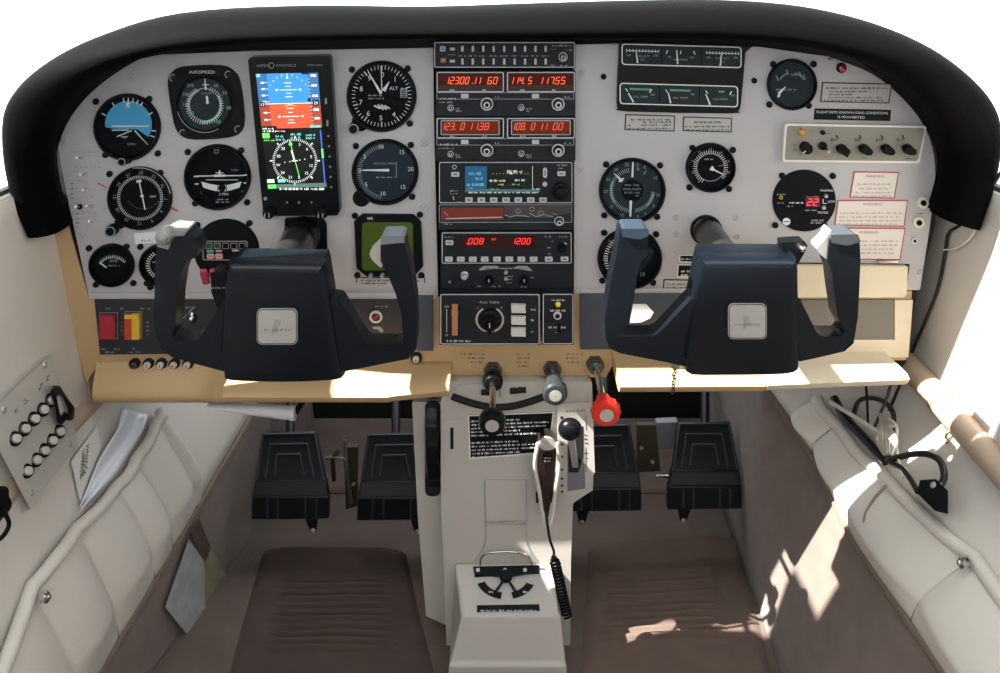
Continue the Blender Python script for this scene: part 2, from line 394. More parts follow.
it = Item('right_instrument_panel', 'grey metal engine instrument panel right of the radio stack', 'instrument panel', 760, 180)
m = it.mb()
right = [(574, 45), (640, 43), (760, 47)] + smooth2([(830, 57), (872, 74), (905, 101), (926, 130), (935, 165), (932, 210), (920, 290)], 4) + [(906, 290), (910, 264), (770, 262), (770, 292), (574, 293)]
m.prism(right, -.006, 0, panel_grey); m.prism([(574, 288), (769, 288), (769, 293), (574, 293)], 0, .002, panel_grey); it.add(m, 'plate', bevel=.0008)
for u, v in ((582, 73), (913, 98), (676, 218), (736, 218), (676, 235), (738, 237), (581, 170), (920, 272)):
    b = it.mb(); b.cyl(u, v, 3.2, 0, .0012, panel_grey, 16, .8); b.line(u-2, v-1.6, u+2, v+1.6, .7, .0014, dim_ink); b.line(u-1.6, v+2, u+1.6, v-2, .7, .0014, dim_ink); it.add(b, 'flush_screw')
m = it.mb(); m.words(828, 57.5, 852, 2.4, .0003, black_ink); m.words(915, 212.5, 925, 1.5, .0003, black_ink); m.words(900, 100, 903, 1, .0003, black_ink)
it.add(m, 'printed_legend')
hole_screw(it, 603.5, 76.5, 3); hole_screw(it, 754, 80.5, 3)

# ---- tan lower panel
it = Item('lower_dashboard', 'tan plastic lower panel with a jutting shelf, running full width under the instruments', 'lower panel', 300, 350)
R = it.root.location
m = it.mb()
face = [(68, 226), (88.5, 297), (100, 297), (440, 297), (440, 291), (572, 291), (582, 292), (700, 292), (770, 291), (912, 291), (906, 360), (612, 366), (606, 377), (455, 380), (445, 366), (100, 362), (88, 380), (92, 404), (45, 232)]
m.prism(face, -.004, .0, tan); it.add(m, 'face_plate', bevel=.001)
def shelf(name, xs, ytop, ybot, mt, prof_Y=-.080, label=None, endcut=0, step=0):
    m = MB(); rings = []
    for i, x in enumerate(xs):
        dp = prof_Y if not step else prof_Y + (.052 if x < 212 else .052*max(0, (236-x)/24))
        yt = ytop(x); yb = ybot(x)
        a = atY(x, yt, 0); c = atY(x, yb-9, dp); d = atY(x, yb, dp+.006)
        X = a.x
        e = Vector((X, 0, a.z)); c = Vector((X if not endcut else X, c.y, c.z)); d = Vector((X, d.y, d.z))
        b = e.lerp(c, .12) + Vector((0, 0, -.002)); c0 = e.lerp(c, .9) + Vector((0, 0, .001))
        f = Vector((X, 0.02, d.z+.004))
        rings.append([e, b, e.lerp(c, .5), c0, c + Vector((0, -.001, -.003)), (c+d)/2 + Vector((0, -.002, 0)), d + Vector((0, 0, .002)), d + Vector((0, .012, 0)), f])
    m.loft([[q-R for q in r] for r in rings], mt)
    return m.build(name, it.root, ang=50, label=label)
xs = [96+i*(452-96)/30 for i in range(31)]
shelf('shelf', xs, lambda x: 362 - 1*(x-93)/350, lambda x: 404 - max(0, (x-405))*.10 - (0 if x < 400 else 2), tan, step=1)
xs = [613+i*(750-613)/8 for i in range(9)]
shelf('shelf', xs, lambda x: 352, lambda x: 393.5 - (x-613)*.005, tan)
xs = [752+i*(884-752)/8 for i in range(9)]
shelf('shelf', xs, lambda x: 350, lambda x: 392 - (x-750)*.045, cream, label='cream coloured right end of the shelf')
m = it.mb()
for u in (130, 143, 157, 171, 185): m.words(u-6, 371, u+7, 1.6, .0006, brown_ink); 
for (u, v, w) in ((460, 353, 26), (468, 357, 16), (471, 361, 12), (516, 353, 15), (517, 357, 13), (517, 361, 14), (518, 365, 12), (567, 353, 18), (566, 357, 12), (567, 361, 12)): m.words(u, v, u+w, 1.8, .0006, brown_ink)
it.add(m, 'printed_legend')
m = it.mb()
m.poly([(95, 366), (101, 362), (107, 369)], .0006, brown_ink) ; m.poly([(97.5, 366), (101, 363.5), (105, 368)], .0008, tan)
it.add(m, 'warning_mark')
# ================================================================== round instruments
gl = glass_mat('instrument_glass', tint=(.93, .95, .96, 1))
def corner_screws(it, pts, r=3.3):
    for u, v in pts: hole_screw(it, u, v, r)
def gauge(name, label, px, py, r, dial_mat, draw, screws=(), needles=(), lobe=None, knob=None, glass=True, rim=None, Y=0.0, cat='gauge', hub=2.0):
    it = Item(name, label, cat, px, py, Y, df=.004)
    if rim != 'none':
        b = it.mb()
        b.lathe(px, py, [(r, 0), (r, .004), (r*.97, .0058), (r*.92, .0056), (r*.89, .0035), (r*.885, .0008)], rim or blackp, 64)
        if lobe: b.cyl(lobe[0], lobe[1], lobe[2], .0, .0009, blackp, 24, .92)
        it.add(b, 'bezel', ang=50)
    b = it.mb(); b.disc(px, py, r*(.9 if rim != 'none' else 1), .0010, dial_mat, 64); draw(b, px, py, r); it.add(b, 'dial')
    for nd in needles:
        b = it.mb(); d = .0024
        for (u0, v0, u1, v1, w0, w1) in nd: b.line(u0, v0, u1, v1, w0, d, white_ink, w1); d += .0003
        it.add(b, 'needle')
    if glass and rim != 'none':
        b = it.mb(); b.disc(px, py, r*.9, .0044, gl, 48); it.add(b, 'glass')
    if knob:
        u, v, q = knob; b = it.mb(); b.lathe(u, v, [(q, .0035), (q, .013), (q*.85, .015), (q*.7, .0152), (q*.62, .0135), (.01, .0135)], blackp, 24)
        b.ring(u, v, q*.72, q*.9, .0153, dim_ink, 24); it.add(b, 'knob')
    corner_screws(it, screws)
    return it

def d_att(b, x, y, r):
    pts = [p for p in b.circ(x+1, y-2.5, 23.5, 48, -32, 186)]
    b.poly(pts + [(112, 129), (137, 130)], .0013, blue_ink)
    for a in (-62, -32, -8, 2, 12, 22, 32, 60, 98, 110): b.radial(x, y, a, 24.5, 29, 1.2, .0015, white_ink)
    b.text('W', 127, 107, 3.5, .0015, white_ink)
    b.poly([(124.5, 103), (129.5, 103), (127, 107)], .0016, white_ink)
    b.line(111, 126.5, 148, 126.5, 1.1, .0018, white_ink); b.line(111, 130.5, 128, 130.5, 1.0, .0018, white_ink); b.line(116, 137, 131, 131, .9, .0018, white_ink)
    b.line(134, 131, 147, 145, 1.1, .0018, white_ink, .6); b.poly([(119, 136.5), (128, 136.5), (124, 139)], .0018, dim_ink)
    b.text('GYRO', 130.5, 144.5, 2.2, .0015, dim_ink)
gauge('attitude_indicator', 'round attitude indicator with bright blue sky half, top left of flight panel', 126.5, 127.5, 33.5, face_black, d_att,
      [(95, 102), (148.5, 99.5), (104.5, 155.5), (157, 154)], knob=(125, 160, 4.5), lobe=(125, 158, 7))

# airspeed indicator: eight-sided bezel
it = Item('airspeed_indicator', 'airspeed indicator with eight-sided black bezel and green arc', 'gauge', 206, 102)
oc = [(170, 74), (181.5, 66.5), (220.5, 65), (234.5, 71), (241, 83), (245, 115.5), (242, 131), (229, 137.5), (195, 139.5), (181.5, 135), (174.5, 123), (168.5, 86)]
b = it.mb(); ci = b.circ(205.8, 103.5, 28.5, 48); b.prism(smooth2(oc+[oc[0]], 3)[:-1], 0, .004, blackp, .985)
b.lathe(205.8, 103.5, [(30, .004), (30, .0055), (28.5, .0055), (28, .0042)], blackp, 48)
b.text('AIRSPEED', 203, 71.5, 3.0, .0044, white_ink, w=26)
it.add(b, 'bezel')
for u, v in ((174.5, 77.5), (229.5, 74), (239, 128.5), (184, 132.5)):
    b = it.mb(); b.ring(u, v, 2.2, 3.8, .0044, dim_ink, 16, 60, 250); b.cyl(u, v, 2.8, .004, .0048, black_gloss, 16); it.add(b, 'screw')
b = it.mb(); x, y = 205.8, 103.5; b.disc(x, y, 28.2, .0043, face_black, 48); b.disc(x, y, 25, .0045, face_grey, 48)
b.ring(x, y+1, 14.6, 17, .0048, dim_ink, 40, 110, 200); b.ring(x, y+1, 15, 17.2, .0048, green_ink, 40, -100, 35); b.ring(x, y+1, 14.2, 15.4, .0048, mat('green_dim', '4d7f6a', .6), 30, 185, 262); b.ring(x, y, 27.3, 28, .0048, dim_ink, 50, 195, 300)
b.ticks(x, y+1, 15, 19, 20, 330, 40, .6, .005, white_ink)
for t, u, v in (('140', 192, 112), ('160', 188, 103.5), ('180', 188, 93.5), ('200', 191.5, 84.6), ('120', 205, 121.5), ('100', 219, 121), ('80', 230, 107), ('60', 226, 92), ('40', 217, 85)): b.text(t, u, v, 3.4, .005, dim_ink if v < 100 else green_ink)
b.text('KNOTS', 208, 92.5, 2.2, .005, dim_ink); b.ring(x, y-4, 11, 12.2, .005, dim_ink, 20, 40, 140)
it.add(b, 'dial')
b = it.mb(); b.line(209, 103, 208.2, 95, 2.6, .0055, white_ink, 2); b.line(207.3, 89, 206.2, 78, 1.8, .0055, white_ink, .8); b.line(203.5, 84, 210.5, 84, .8, .0055, white_ink); it.add(b, 'needle')

def d_vor(b, x, y, r):
    b.ring(x, y, 22.5, 23, .0013, dim_ink, 48)
    b.ticks(x, y, 20, 23, 0, 355, 72, .55, .0013, white_ink)
    for i, t in enumerate(('30', '33', 'N', '3', '6', '9', '12', '15', '18', '21', '24', '27')):
        a = math.radians(30*i+2); b.text(t, x+25.6*math.sin(a), y-25.6*math.cos(a), 3.4, .0014, dim_ink, rot=-(30*i+2))
    b.text('NAV', 152.3, 197, 2.2, .0015, white_ink)
    for i in range(13):
        a = math.radians(-60+10*i); b.disc(142.5+17*math.sin(a), 195+14.5*math.cos(a), .45, .0014, dim_ink, 6)
it = gauge('course_deviation_indicator', 'round compass-card course indicator with a white needle and a knob at lower left', 139.2, 198.6, 32.4, face_black, d_vor,
      [(108.5, 174.5), (159.5, 173.5)], [[(138.3, 180, 144.6, 210, 1.3, 1.3), (136, 182, 141, 181, 2.4, 2.4), (140, 196.5, 143.5, 196, 2, 2)]], knob=(113.5, 229, 6), lobe=(119, 224, 6))
b = it.mb(); b.ring(139.2, 198.6, 31.6, 32.3, .0059, chrome, 40, 10, 100); it.add(b, 'chrome_rim_edge')  # thin chrome edge on the upper right of the bezel
it = Item('paper_sticker', 'small white paper sticker with faint writing under the compass-card indicator', 'sticker', 146, 238)
b = it.mb(); b.prism([(134, 233), (158, 231.5), (159, 242.5), (135.5, 244)], 0, .0006, mat('paper_white', 'd6dbe2', .7)); b.words(141, 239, 153, 2.5, .0008, dim_ink); it.add(b, 'sheet')

def d_turn(b, x, y, r):
    b.poly([(213.5, 150), (218, 150), (218, 154), (213.5, 154)], .0013, dim_ink); b.poly([(214.2, 150.7), (217.3, 150.7), (217.3, 153.3), (214.2, 153.3)], .0014, face_black)
    for (u0, u1, v) in ((193, 198, 177), (243, 248, 175.5), (194, 198, 184.5), (243, 247, 183.5)): b.line(u0, v, u1, v, 1.3, .0014, white_ink)
    n = 16; A = [(200.5+40.5*i/n, 182+3.8*math.sin(math.pi*i/n)) for i in range(n+1)]; B = [(202.5+36.5*i/n, 188+4.0*math.sin(math.pi*i/n)) for i in range(n+1)]
    b.band(A, B, .0014, white_ink, False); b.cyl(221.6, 188.5, 3.7, .0014, .0022, face_black, 20); b.line(217.3, 184.5, 217.3, 192.5, .7, .002, face_black); b.line(226, 184.5, 226, 192.5, .7, .002, face_black)
    b.text('2 MIN', 223, 194.6, 2.6, .0014, white_ink); b.words(217, 199.2, 228, 1.6, .0014, dim_ink); b.words(215, 202, 231, 1.5, .0014, dim_ink); b.text('L', 201, 193, 2.4, .0014, dim_ink); b.text('R', 242, 192, 2.4, .0014, dim_ink)
    b.text('TURN', 234, 170.5, 2, .0014, dim_ink)
gauge('turn_coordinator', 'turn coordinator with white miniature aeroplane and inclinometer ball', 217, 177.5, 33.5, face_black, d_turn,
      [(187, 152.5), (240.5, 151), (194.5, 204), (246.5, 203)], [[(196, 176.4, 243.5, 175.8, 1.1, 1.1), (213.5, 176, 225, 175.8, 2.4, 2.4), (219.3, 170.5, 219.3, 177, 1.2, 3.4), (215.5, 173, 223, 173, .9, .9), (206, 180, 238, 180, .7, .7)]])

def d_alt(b, x, y, r):
    b.ticks(x, y, 26.5, 30, 0, 352.8, 50, .6, .0013, white_ink)
    for i in range(10): b.radial(x, y, 36*i, 25, 30, 1, .0014, white_ink)
    for i in range(10):
        if i == 3: continue
        a = math.radians(36*i+2); b.text(str(i), x+21.8*math.sin(a), y-21.8*math.cos(a), 5, .0014, white_ink)
    b.text('ALT', x+12, y-8, 3.4, .0014, white_ink); b.words(368, 95, 384, 1.6, .0014, dim_ink); b.words(368, 98, 384, 1.6, .0014, dim_ink)
    for i in range(5): b.line(374+i*3, 110-i*.6+abs(i-2)*1.2, 379+i*3, 104+i*1.2, 0, .0015, white_ink, .1)
    for i in range(4): b.line(374+i*3.4, 104.5+abs(i-1.5), 380+i*3.2, 110.5-abs(i-1.5), 1.4, .0015, white_ink)
    b.poly([(400, 89), (407, 89), (407, 98), (400, 98)], .0014, dim_ink)
    for i in range(4): b.line(401, 90.5+2*i, 406, 90.5+2*i, 1, .0016, face_black)
gauge('altimeter', 'altimeter with white hands and hatched window, beside the upper flight display', 381.4, 96.6, 35, face_black, d_alt,
      [(351.5, 70), (407.5, 69), (409.5, 124)], [[(381.8, 92, 380.8, 66.5, 1.0, .7), (376, 66, 386.5, 66, .1, .1)], [(381, 94, 368, 72, 2.8, .8)], [(383.5, 91, 389, 82, 4.2, .6)]], knob=(354.6, 127.4, 6), lobe=(360, 123, 9))
def d_vsi(b, x, y, r):
    b.ticks(x, y, 24, 28, 190, 350, 34, .6, .0013, dim_ink)
    for t, u, v in (('0', 359.5, 171), ('5', 364.5, 157), ('10', 381, 147), ('15', 402, 152.5), ('20', 410.5, 169.5), ('15', 403, 187.5), ('10', 383, 194), ('5', 366, 185)): b.text(t, u, v, 4.2, .0014, white_ink)
    b.text('VERTICAL SPEED', 384, 164, 1.9, .0014, dim_ink, w=22); b.words(376, 177, 396, 1.6, .0014, dim_ink); b.line(396, 162, 396, 178, .6, .0014, dim_ink)
gauge('vertical_speed_indicator', 'blue-grey vertical speed indicator with its needle resting at zero, under the altimeter', 385, 172.4, 33.5, face_blue, d_vsi,
      [(355.5, 146.5), (410.5, 145.5), (412, 197.5)], [[(389, 170.5, 362, 170.5, 2.6, 1.2)]], lobe=(361, 199, 9))

# annunciator
def d_ann(b, x, y, r):
    b.poly(rrect(203, 240.5, 248, 260, 2), .0014, dim_ink); b.poly(rrect(204, 241.5, 247, 259, 1.5), .0016, face_black)
    for i in range(5): b.poly([(206+8.3*i, 242.5), (212.6+8.3*i, 242.5), (212.6+8.3*i, 248.5), (206+8.3*i, 248.5)], .0018, dim_ink); b.poly([(206.6+8.3*i, 243.1), (212+8.3*i, 243.1), (212+8.3*i, 247.9), (206.6+8.3*i, 247.9)], .002, mat('unlit_green', '1f3b33', .4) if i < 2 else face_black)
    pink = mat('pink_lens', 'c99aa2', .5)
    b.poly(rrect(207, 249.3, 214, 252, .8), .002, mat('lit_green', '3fae86', .5)); b.poly(rrect(216, 249.5, 222.5, 251.5, .6), .002, pink); b.poly(rrect(232.5, 249, 239.5, 251, .6), .002, pink)
    for u in (211, 219.5): b.poly(rrect(u-3.8, 253, u+3.8, 258.5, 1.8), .002, pink); b.line(u-2, 255.7, u+2, 255.7, .7, .0022, red_ink)
it = Item('annunciator', 'plain black disc with a small cluster of coloured annunciator cells', 'annunciator', 226.6, 250)
b = it.mb(); b.cyl(226.6, 250, 33, 0, .0012, blackp, 64, .99); it.add(b, 'face_plate')
b = it.mb(); d_ann(b, 0, 0, 0); it.add(b, 'light_cluster')
corner_screws(it, [(197.5, 225), (249.5, 223), (203.5, 274)])

def d_amp(b, x, y, r):
    b.ring(x+1, y+6, 14, 14.8, .0013, dim_ink, 24, 40, 140); b.ticks(x+1, y+6, 14, 17, -50, 50, 13, .7, .0014, white_ink)
    b.text('AMP', 113, 261.5, 3, .0014, dim_ink); b.words(107, 265.5, 119, 1.5, .0014, dim_ink)
gauge('ammeter', 'small black ammeter at lower left corner of flight panel', 111, 265.8, 22.8, face_black, d_amp,
      [(88, 249), (125.5, 247.5), (95, 285.5), (132.5, 284)], [[(99, 263, 106, 268, 1.4, 1.4)]])
def d_clk(b, x, y, r):
    b.ring(x, y, 12, 12.8, .0013, dim_ink, 24, 110, 250); b.ticks(x, y, 13, 16, 215, 325, 12, .9, .0014, white_ink); b.words(152, 262, 166, 1.6, .0014, dim_ink)
gauge('vacuum_gauge', 'small black gauge mostly hidden behind the left grip of the pilot yoke', 161, 265.5, 22.5, face_black, d_clk, [(139.5, 247.5), (146, 284), (149.5, 288)])

def d_tach(b, x, y, r):
    b.ring(x, y, 20.5, 22, .0013, green_ink, 30, 155, 215); b.ring(x, y, 20.5, 22, .0013, green_ink, 24, -50, -10)
    b.ticks(x, y, 19, 23, 190, 350, 33, .6, .0014, dim_ink); b.ticks(x, y, 19, 23, 95, 170, 18, .6, .0014, dim_ink)
    for t, a in (('35', 348), ('30', 322), ('25', 295), ('20', 268), ('15', 232), ('10', 202), ('5', 12), ('0', 28), ('15', 62), ('10', 100), ('8', 126), ('6', 150), ('4', 168)):
        q = math.radians(a); b.text(t, x+26.5*math.sin(q), y-26.5*math.cos(q), 3.2, .0014, dim_ink)
    b.text('B', 638.5, 169.5, 3, .0014, dim_ink); b.line(644, 175, 646.5, 171, .7, .0014, dim_ink)
    b.disc(x, y, 11.3, .0016, face_black, 32)
    b.text('MAN   FUEL', x, 185.5, 2.0, .002, dim_ink, w=15); b.text('PRESS FLOW', x, 189.5, 2.0, .002, dim_ink, w=18); b.text('IN HG  GAL', x, 193, 1.9, .002, dim_ink, w=16); b.text('HR', 637.5, 196, 1.8, .002, dim_ink)
gauge('manifold_pressure_gauge', 'dual manifold pressure and fuel flow gauge with green arcs and two white needles', 632.5, 191, 33.4, face_grey, d_tach,
      [(606.5, 165), (660.5, 166), (604.5, 216), (657.5, 217.5)], [[(632.5, 177.5, 633.2, 162, 2.0, 1.6)], [(631, 201, 630.5, 217, 2.6, 1.5)], [(622.5, 181.5, 614, 173.5, 3, .5), (619, 182, 624, 178.5, 1.5, 1.5)]])
def d_rpm(b, x, y, r):
    b.ticks(x, y, 22, 26, 195, 350, 26, .7, .0013, white_ink)
    for t, u, v in (('25', 611, 243), ('20', 605.5, 258.5), ('15', 610.5, 273), ('10', 643, 275), ('RPM', 617, 249)): b.text(t, u, v, 4.0 if t != 'RPM' else 2.4, .0014, dim_ink)
    b.words(609, 252, 615, 1.7, .0014, dim_ink)
gauge('tachometer', 'black tachometer half hidden behind the left grip of the copilot yoke', 630, 259, 32.4, face_black, d_rpm,
      [(604.5, 233.5), (656.5, 235), (602.5, 281.5), (653.5, 283.5)])
def d_egt(b, x, y, r):
    b.ring(x, y, 13.5, 14.1, .0013, dim_ink, 40); b.ticks(x, y, 14, 17.5, -150, 130, 36, .6, .0014, white_ink)
    for i, t in enumerate(('6', '8', '10', '12', '14', '16', '18', '20')): q = math.radians(-140+i*35); b.text(t, x+18.6*math.sin(q), y-18.6*math.cos(q), 2.4, .0014, dim_ink)
    b.words(705, 159, 716, 1.5, .0014, dim_ink); b.radial(x, y, 80, 8, 13, 1, .0015, red_ink)
gauge('temperature_gauge', 'small dark temperature gauge between the engine cluster and copilot yoke shaft', 711, 168, 25, face_black, d_egt,
      [(693, 148.5), (733.5, 150.5), (690, 188), (729.5, 189.5)], [[(714, 170, 724, 175, 1.6, .8), (711, 168, 714, 170, 5, 3)]])
def d_suc(b, x, y, r):
    b.words(777, 89, 797, 1.6, .0014, dim_ink); b.ring(x, y+2, 13, 14, .0013, dim_ink, 20, 30, 75); b.ring(x, y+2, 13, 14, .0013, dim_ink, 20, 105, 150)
    for u, v in ((787, 70), (800, 72), (804, 75), (777, 76)): b.line(u, v, u+2, v+5, 1, .0014, dim_ink)
    b.text('HRS', 795, 75, 2.6, .0014, dim_ink)
gauge('suction_gauge', 'grey-faced gauge with red-tailed pointer at the top right beside the red warning lamp', 792.5, 84.8, 25, face_grey, d_suc,
      [(774, 64.5), (814.5, 64.5), (770, 105), (809.5, 106)], [[(779, 94, 786, 87, 3, .8), (778, 97, 780, 95, 2.4, 2.4)]])
# carbon-monoxide style digital instrument
it = Item('digital_fuel_instrument', 'black round instrument with glowing red digits 22 and small white lettering', 'gauge', 804, 200.4)
b = it.mb(); b.cyl(804, 200.4, 31.8, 0, .002, blackp, 64, .985); it.add(b, 'face_plate')
b = it.mb(); red_lit = mat('red_digits', 'ff4058', .5, emit=1.1); rdk = mat('red_window', '5a0f1c', .4)
b.text('WARNING', 826, 190, 2.2, .0022, white_ink, w=13); b.text('LOW', 831, 201, 2.2, .0022, white_ink); b.text('MODE', 822.5, 212, 2.2, .0022, white_ink, w=10)
b.words(806.5, 195.5, 819, 1.7, .0022, dim_ink); b.words(804.5, 209, 817, 1.5, .0022, dim_ink); b.words(811, 219, 823, 1.8, .0022, dim_ink); b.words(810, 221.5, 823, 1.6, .0022, dim_ink)
b.words(776.5, 193, 785, 1.7, .0022, dim_ink); b.words(777, 201.8, 783, 1.3, .0022, dim_ink); b.words(789, 201.5, 803, 1.6, .0022, white_ink); b.words(786, 205, 792.5, 1.5, .0022, dim_ink)
b.disc(786, 221, 3.9, .0023, white_ink, 20); b.line(783.3, 221, 788.7, 221, 1.2, .0025, blue_ink); b.ring(780.5, 197, 1, 2, .0023, yellow_ink, 12)
b.line(822.5, 198.5, 822.5, 203, .7, .0022, white_ink); b.line(822.5, 203, 826, 203, .7, .0022, white_ink)
it.add(b, 'lettering', label='white lettering on the black face')
b = it.mb(); b.box(805, 196.5, 819.5, 206.5, .002, .0024, rdk, 1); b.seg('22', 813.2, 201.5, 6.4, .0027, red_lit, w=12, lw=.9); it.add(b, 'digit_display', label='glowing red digit display reading 22')
for u, v in ((825.3, 195.5), (823.2, 207)): b = it.mb(); b.cyl(u, v, 2.1, .002, .0045, steel, 14, .8); it.add(b, 'button')
corner_screws(it, [(782, 175.5), (832.5, 175.8), (775, 225), (824.5, 225)])

# ================================================================== flight display (portrait screen)
it = Item('flight_display', 'tall black electronic flight display showing blue sky over orange ground and a compass', 'flight display', 294, 136, df=.016)
b = it.mb()
body = [(250, 57), (328, 55.5), (330.5, 58), (340, 211), (337.5, 216), (265.5, 216.5), (263, 213), (247.8, 60)]
b.prism(body, 0, .016, black_gloss, .995); it.add(b, 'housing', bevel=.0015)
E0 = .9
def sm(n, h, e=E0): return mat('screen_'+n, h, .4, emit=e, spec=.2)
S_sky = sm('sky', '3f8fe0'); S_skyd = sm('sky_dark', '3a6ea6'); S_gnd = sm('ground', 'd4573c'); S_gndd = sm('ground_dark', '9c4636'); S_blk = mat('screen_black', '0b1110', .25, emit=.3)
S_w = sm('white', 'e8f4ee', .9); S_g = sm('green', '6fdc6a', .9); S_y = sm('yellow', 'd8d070'); S_c = sm('cyan', '7fd6c8', .7); S_bl = sm('blue', '3c6fd0')
A0, A1, A2, A3 = (256, 73.8), (317.8, 72.6), (327.5, 187.7), (268.3, 189.7)
def q(s, t): return tuple(A0[i]*(1-s)*(1-t)+A1[i]*s*(1-t)+A2[i]*s*t+A3[i]*(1-s)*t for i in (0, 1))
def qr(b, s0, t0, s1, t1, d, m): b.poly([q(s0, t0), q(s1, t0), q(s1, t1), q(s0, t1)], d, m)
b = it.mb(); D = .0163
qr(b, 0, 0, 1, 1, D, S_blk)
qr(b, 0, 0, 1, .262, D+.0002, S_skyd); qr(b, .17, 0, .83, .262, D+.0003, S_sky)
qr(b, 0, .262, 1, .47, D+.0002, S_gndd); qr(b, .17, .262, .83, .475, D+.0003, S_gnd)
qr(b, .04, .258, .93, .264, D+.0004, S_w)
for i, (t, w) in enumerate(((.08, .06), (.11, .04), (.14, .14), (.17, .04), (.2, .06), (.30, .06), (.335, .04), (.37, .14), (.40, .04), (.425, .06))): qr(b, .5-w, t, .5+w, t+.006, D+.0005, S_w)
for s in (.29, .67): b.poly([q(s, .135), q(s+.04, .135), q(s+.04, .15), q(s, .15)], D+.0005, S_w); b.poly([q(s, .365), q(s+.04, .365), q(s+.04, .38), q(s, .38)], D+.0005, S_w)
b.poly([q(.38, .29), q(.5, .262), q(.62, .29), q(.5, .275)], D+.0007, S_y); b.poly([q(.48, .045), q(.52, .045), q(.5, .015)], D+.0007, S_w)
for i in range(9): a = math.radians(-60+15*i); u, v = q(.5+.32*math.sin(a), .19-.17*math.cos(a)); b.line(u, v, u+1.2*math.sin(a), v-2*math.cos(a), .7, D+.0006, S_w)
for t in (.07, .125, .18, .235, .33, .39): qr(b, .06, t, .12, t+.014, D+.0006, S_w); qr(b, .13, t+.004, .17, t+.009, D+.0006, S_w)
for t in (.015, .1, .19, .31, .385): qr(b, .88, t, .97, t+.018, D+.0006, S_w)
for i in range(14): qr(b, .83, .05+.03*i, .86, .054+.03*i, D+.0006, S_w)
qr(b, .02, .24, .1, .285, D+.0008, S_blk); qr(b, .88, .235, .98, .285, D+.0008, S_blk); b.text('13', *q(.06, .262), 3, D+.001, S_w); b.text('20', *q(.93, .26), 3, D+.001, S_w)
qr(b, .8, .22, .85, .245, D+.0008, S_blk); qr(b, .0, .0, .07, .03, D+.0007, S_c); qr(b, .74, 0, .85, .012, D+.0007, S_blk)
qr(b, 0, .452, .25, .492, D+.0007, S_blk); qr(b, .8, .455, .98, .475, D+.0007, S_c); b.words(*q(.02, .465), q(.2, .46)[0], 1.6, D+.0009, S_w); b.words(*q(.02, .485), q(.38, .48)[0], 1.8, D+.0009, S_w)
qr(b, 0, .51, .12, .555, D+.0005, S_g); b.words(*q(.02, .565), q(.2, .56)[0], 1.8, D+.0007, S_g)
for s0, s1, t0 in ((.22, .38, .51), (.47, .64, .495), (.72, .88, .505)):
    for k in range(2): b.words(*q(s0, t0+.022+.027*k), q(s1, t0)[0], 2.3, D+.0006, S_c)
cx, cy = 295, 160.6
b.ticks(cx, cy, 20, 22.5, 0, 355, 72, .5, D+.0005, S_w)
for i in range(8): b.radial(cx, cy, 45*i, 22.5, 25, 1.3, D+.0005, S_w)
for i, t in enumerate(('N', '3', '6', 'E', '12', '15', 'S', '21', '24', 'W', '30', '33')): a = math.radians(30*i-14); b.text(t, cx+17*math.sin(a), cy-17*math.cos(a), 2.8, D+.0006, S_w)
b.line(290.5, 143, 300, 178, .8, D+.0008, S_g); b.poly([(288.8, 145), (292.8, 144), (290, 140)], D+.0009, S_g); b.line(291.5, 150, 294.5, 160, 1.2, D+.0009, S_w); b.line(292, 160.8, 298, 160.3, 1, D+.0009, S_w)
for i in (-2, -1, 1, 2): b.disc(cx+5*i, cy-i*.8, .6, D+.0007, S_w, 8)
qr(b, .955, .5, .975, .98, D+.0005, S_bl); qr(b, .95, .66, .985, .74, D+.0006, S_g); qr(b, .0, .91, .12, .94, D+.0006, S_w); qr(b, .18, .91, .3, .94, D+.0006, S_c)
qr(b, 0, .955, .99, .99, D+.0005, mat('screen_grey', '5f7a72', .4, emit=.6)); qr(b, 0, .955, .14, .99, D+.0006, S_g); b.words(*q(.2, .985), q(.95, .985)[0], 2.2, D+.0008, S_w)
it.add(b, 'screen', label='lit screen, blue over orange with a compass rose below')
b = it.mb(); b.text('ASPEN', 262.5, 65.6, 2.6, D, dim_ink, w=12); b.text('AVIONICS', 286, 65.3, 2.6, D, dim_ink, w=20); b.ring(271.5, 65.5, 2.3, 3, D, dim_ink, 16); b.text('EFD1000', 315, 65, 1.6, D, dim_ink, w=15); it.add(b, 'maker_lettering', label='small grey maker lettering along the top edge')
for u, v in ((326, 101), (327.5, 123)): b = it.mb(); b.box(u-.9, v-3, u+.9, v+3, .016, .0172, dim_ink); it.add(b, 'rocker_button', label='pale rocker button')
for i in range(6): b = it.mb(); b.cyl(328.5+i*.55, 136+i*10.2, 1.1, .016, .0172, dim_ink, 8); it.add(b, 'button')
for u in (287, 299, 311.5): b = it.mb(); b.cyl(u, 202.3, 1.1, .016, .0172, dim_ink, 8); it.add(b, 'button')
b = it.mb(); b.box(264, 197, 267, 200, .016, .017, steel); it.add(b, 'light_sensor')
for u in (270, 323):
    b = it.mb(); b.lathe(u, 211.5, [(6, .016), (6, .024), (5.2, .026), (4, .0262), (4, .031), (.01, .0315)], blackp, 20); b.line(u-2.2, 209.5, u-2.2, 214, 1, .0318, dim_ink); b.line(u+2, 209.5, u+2, 214, 1, .0318, dim_ink); it.add(b, 'knob', ang=40)

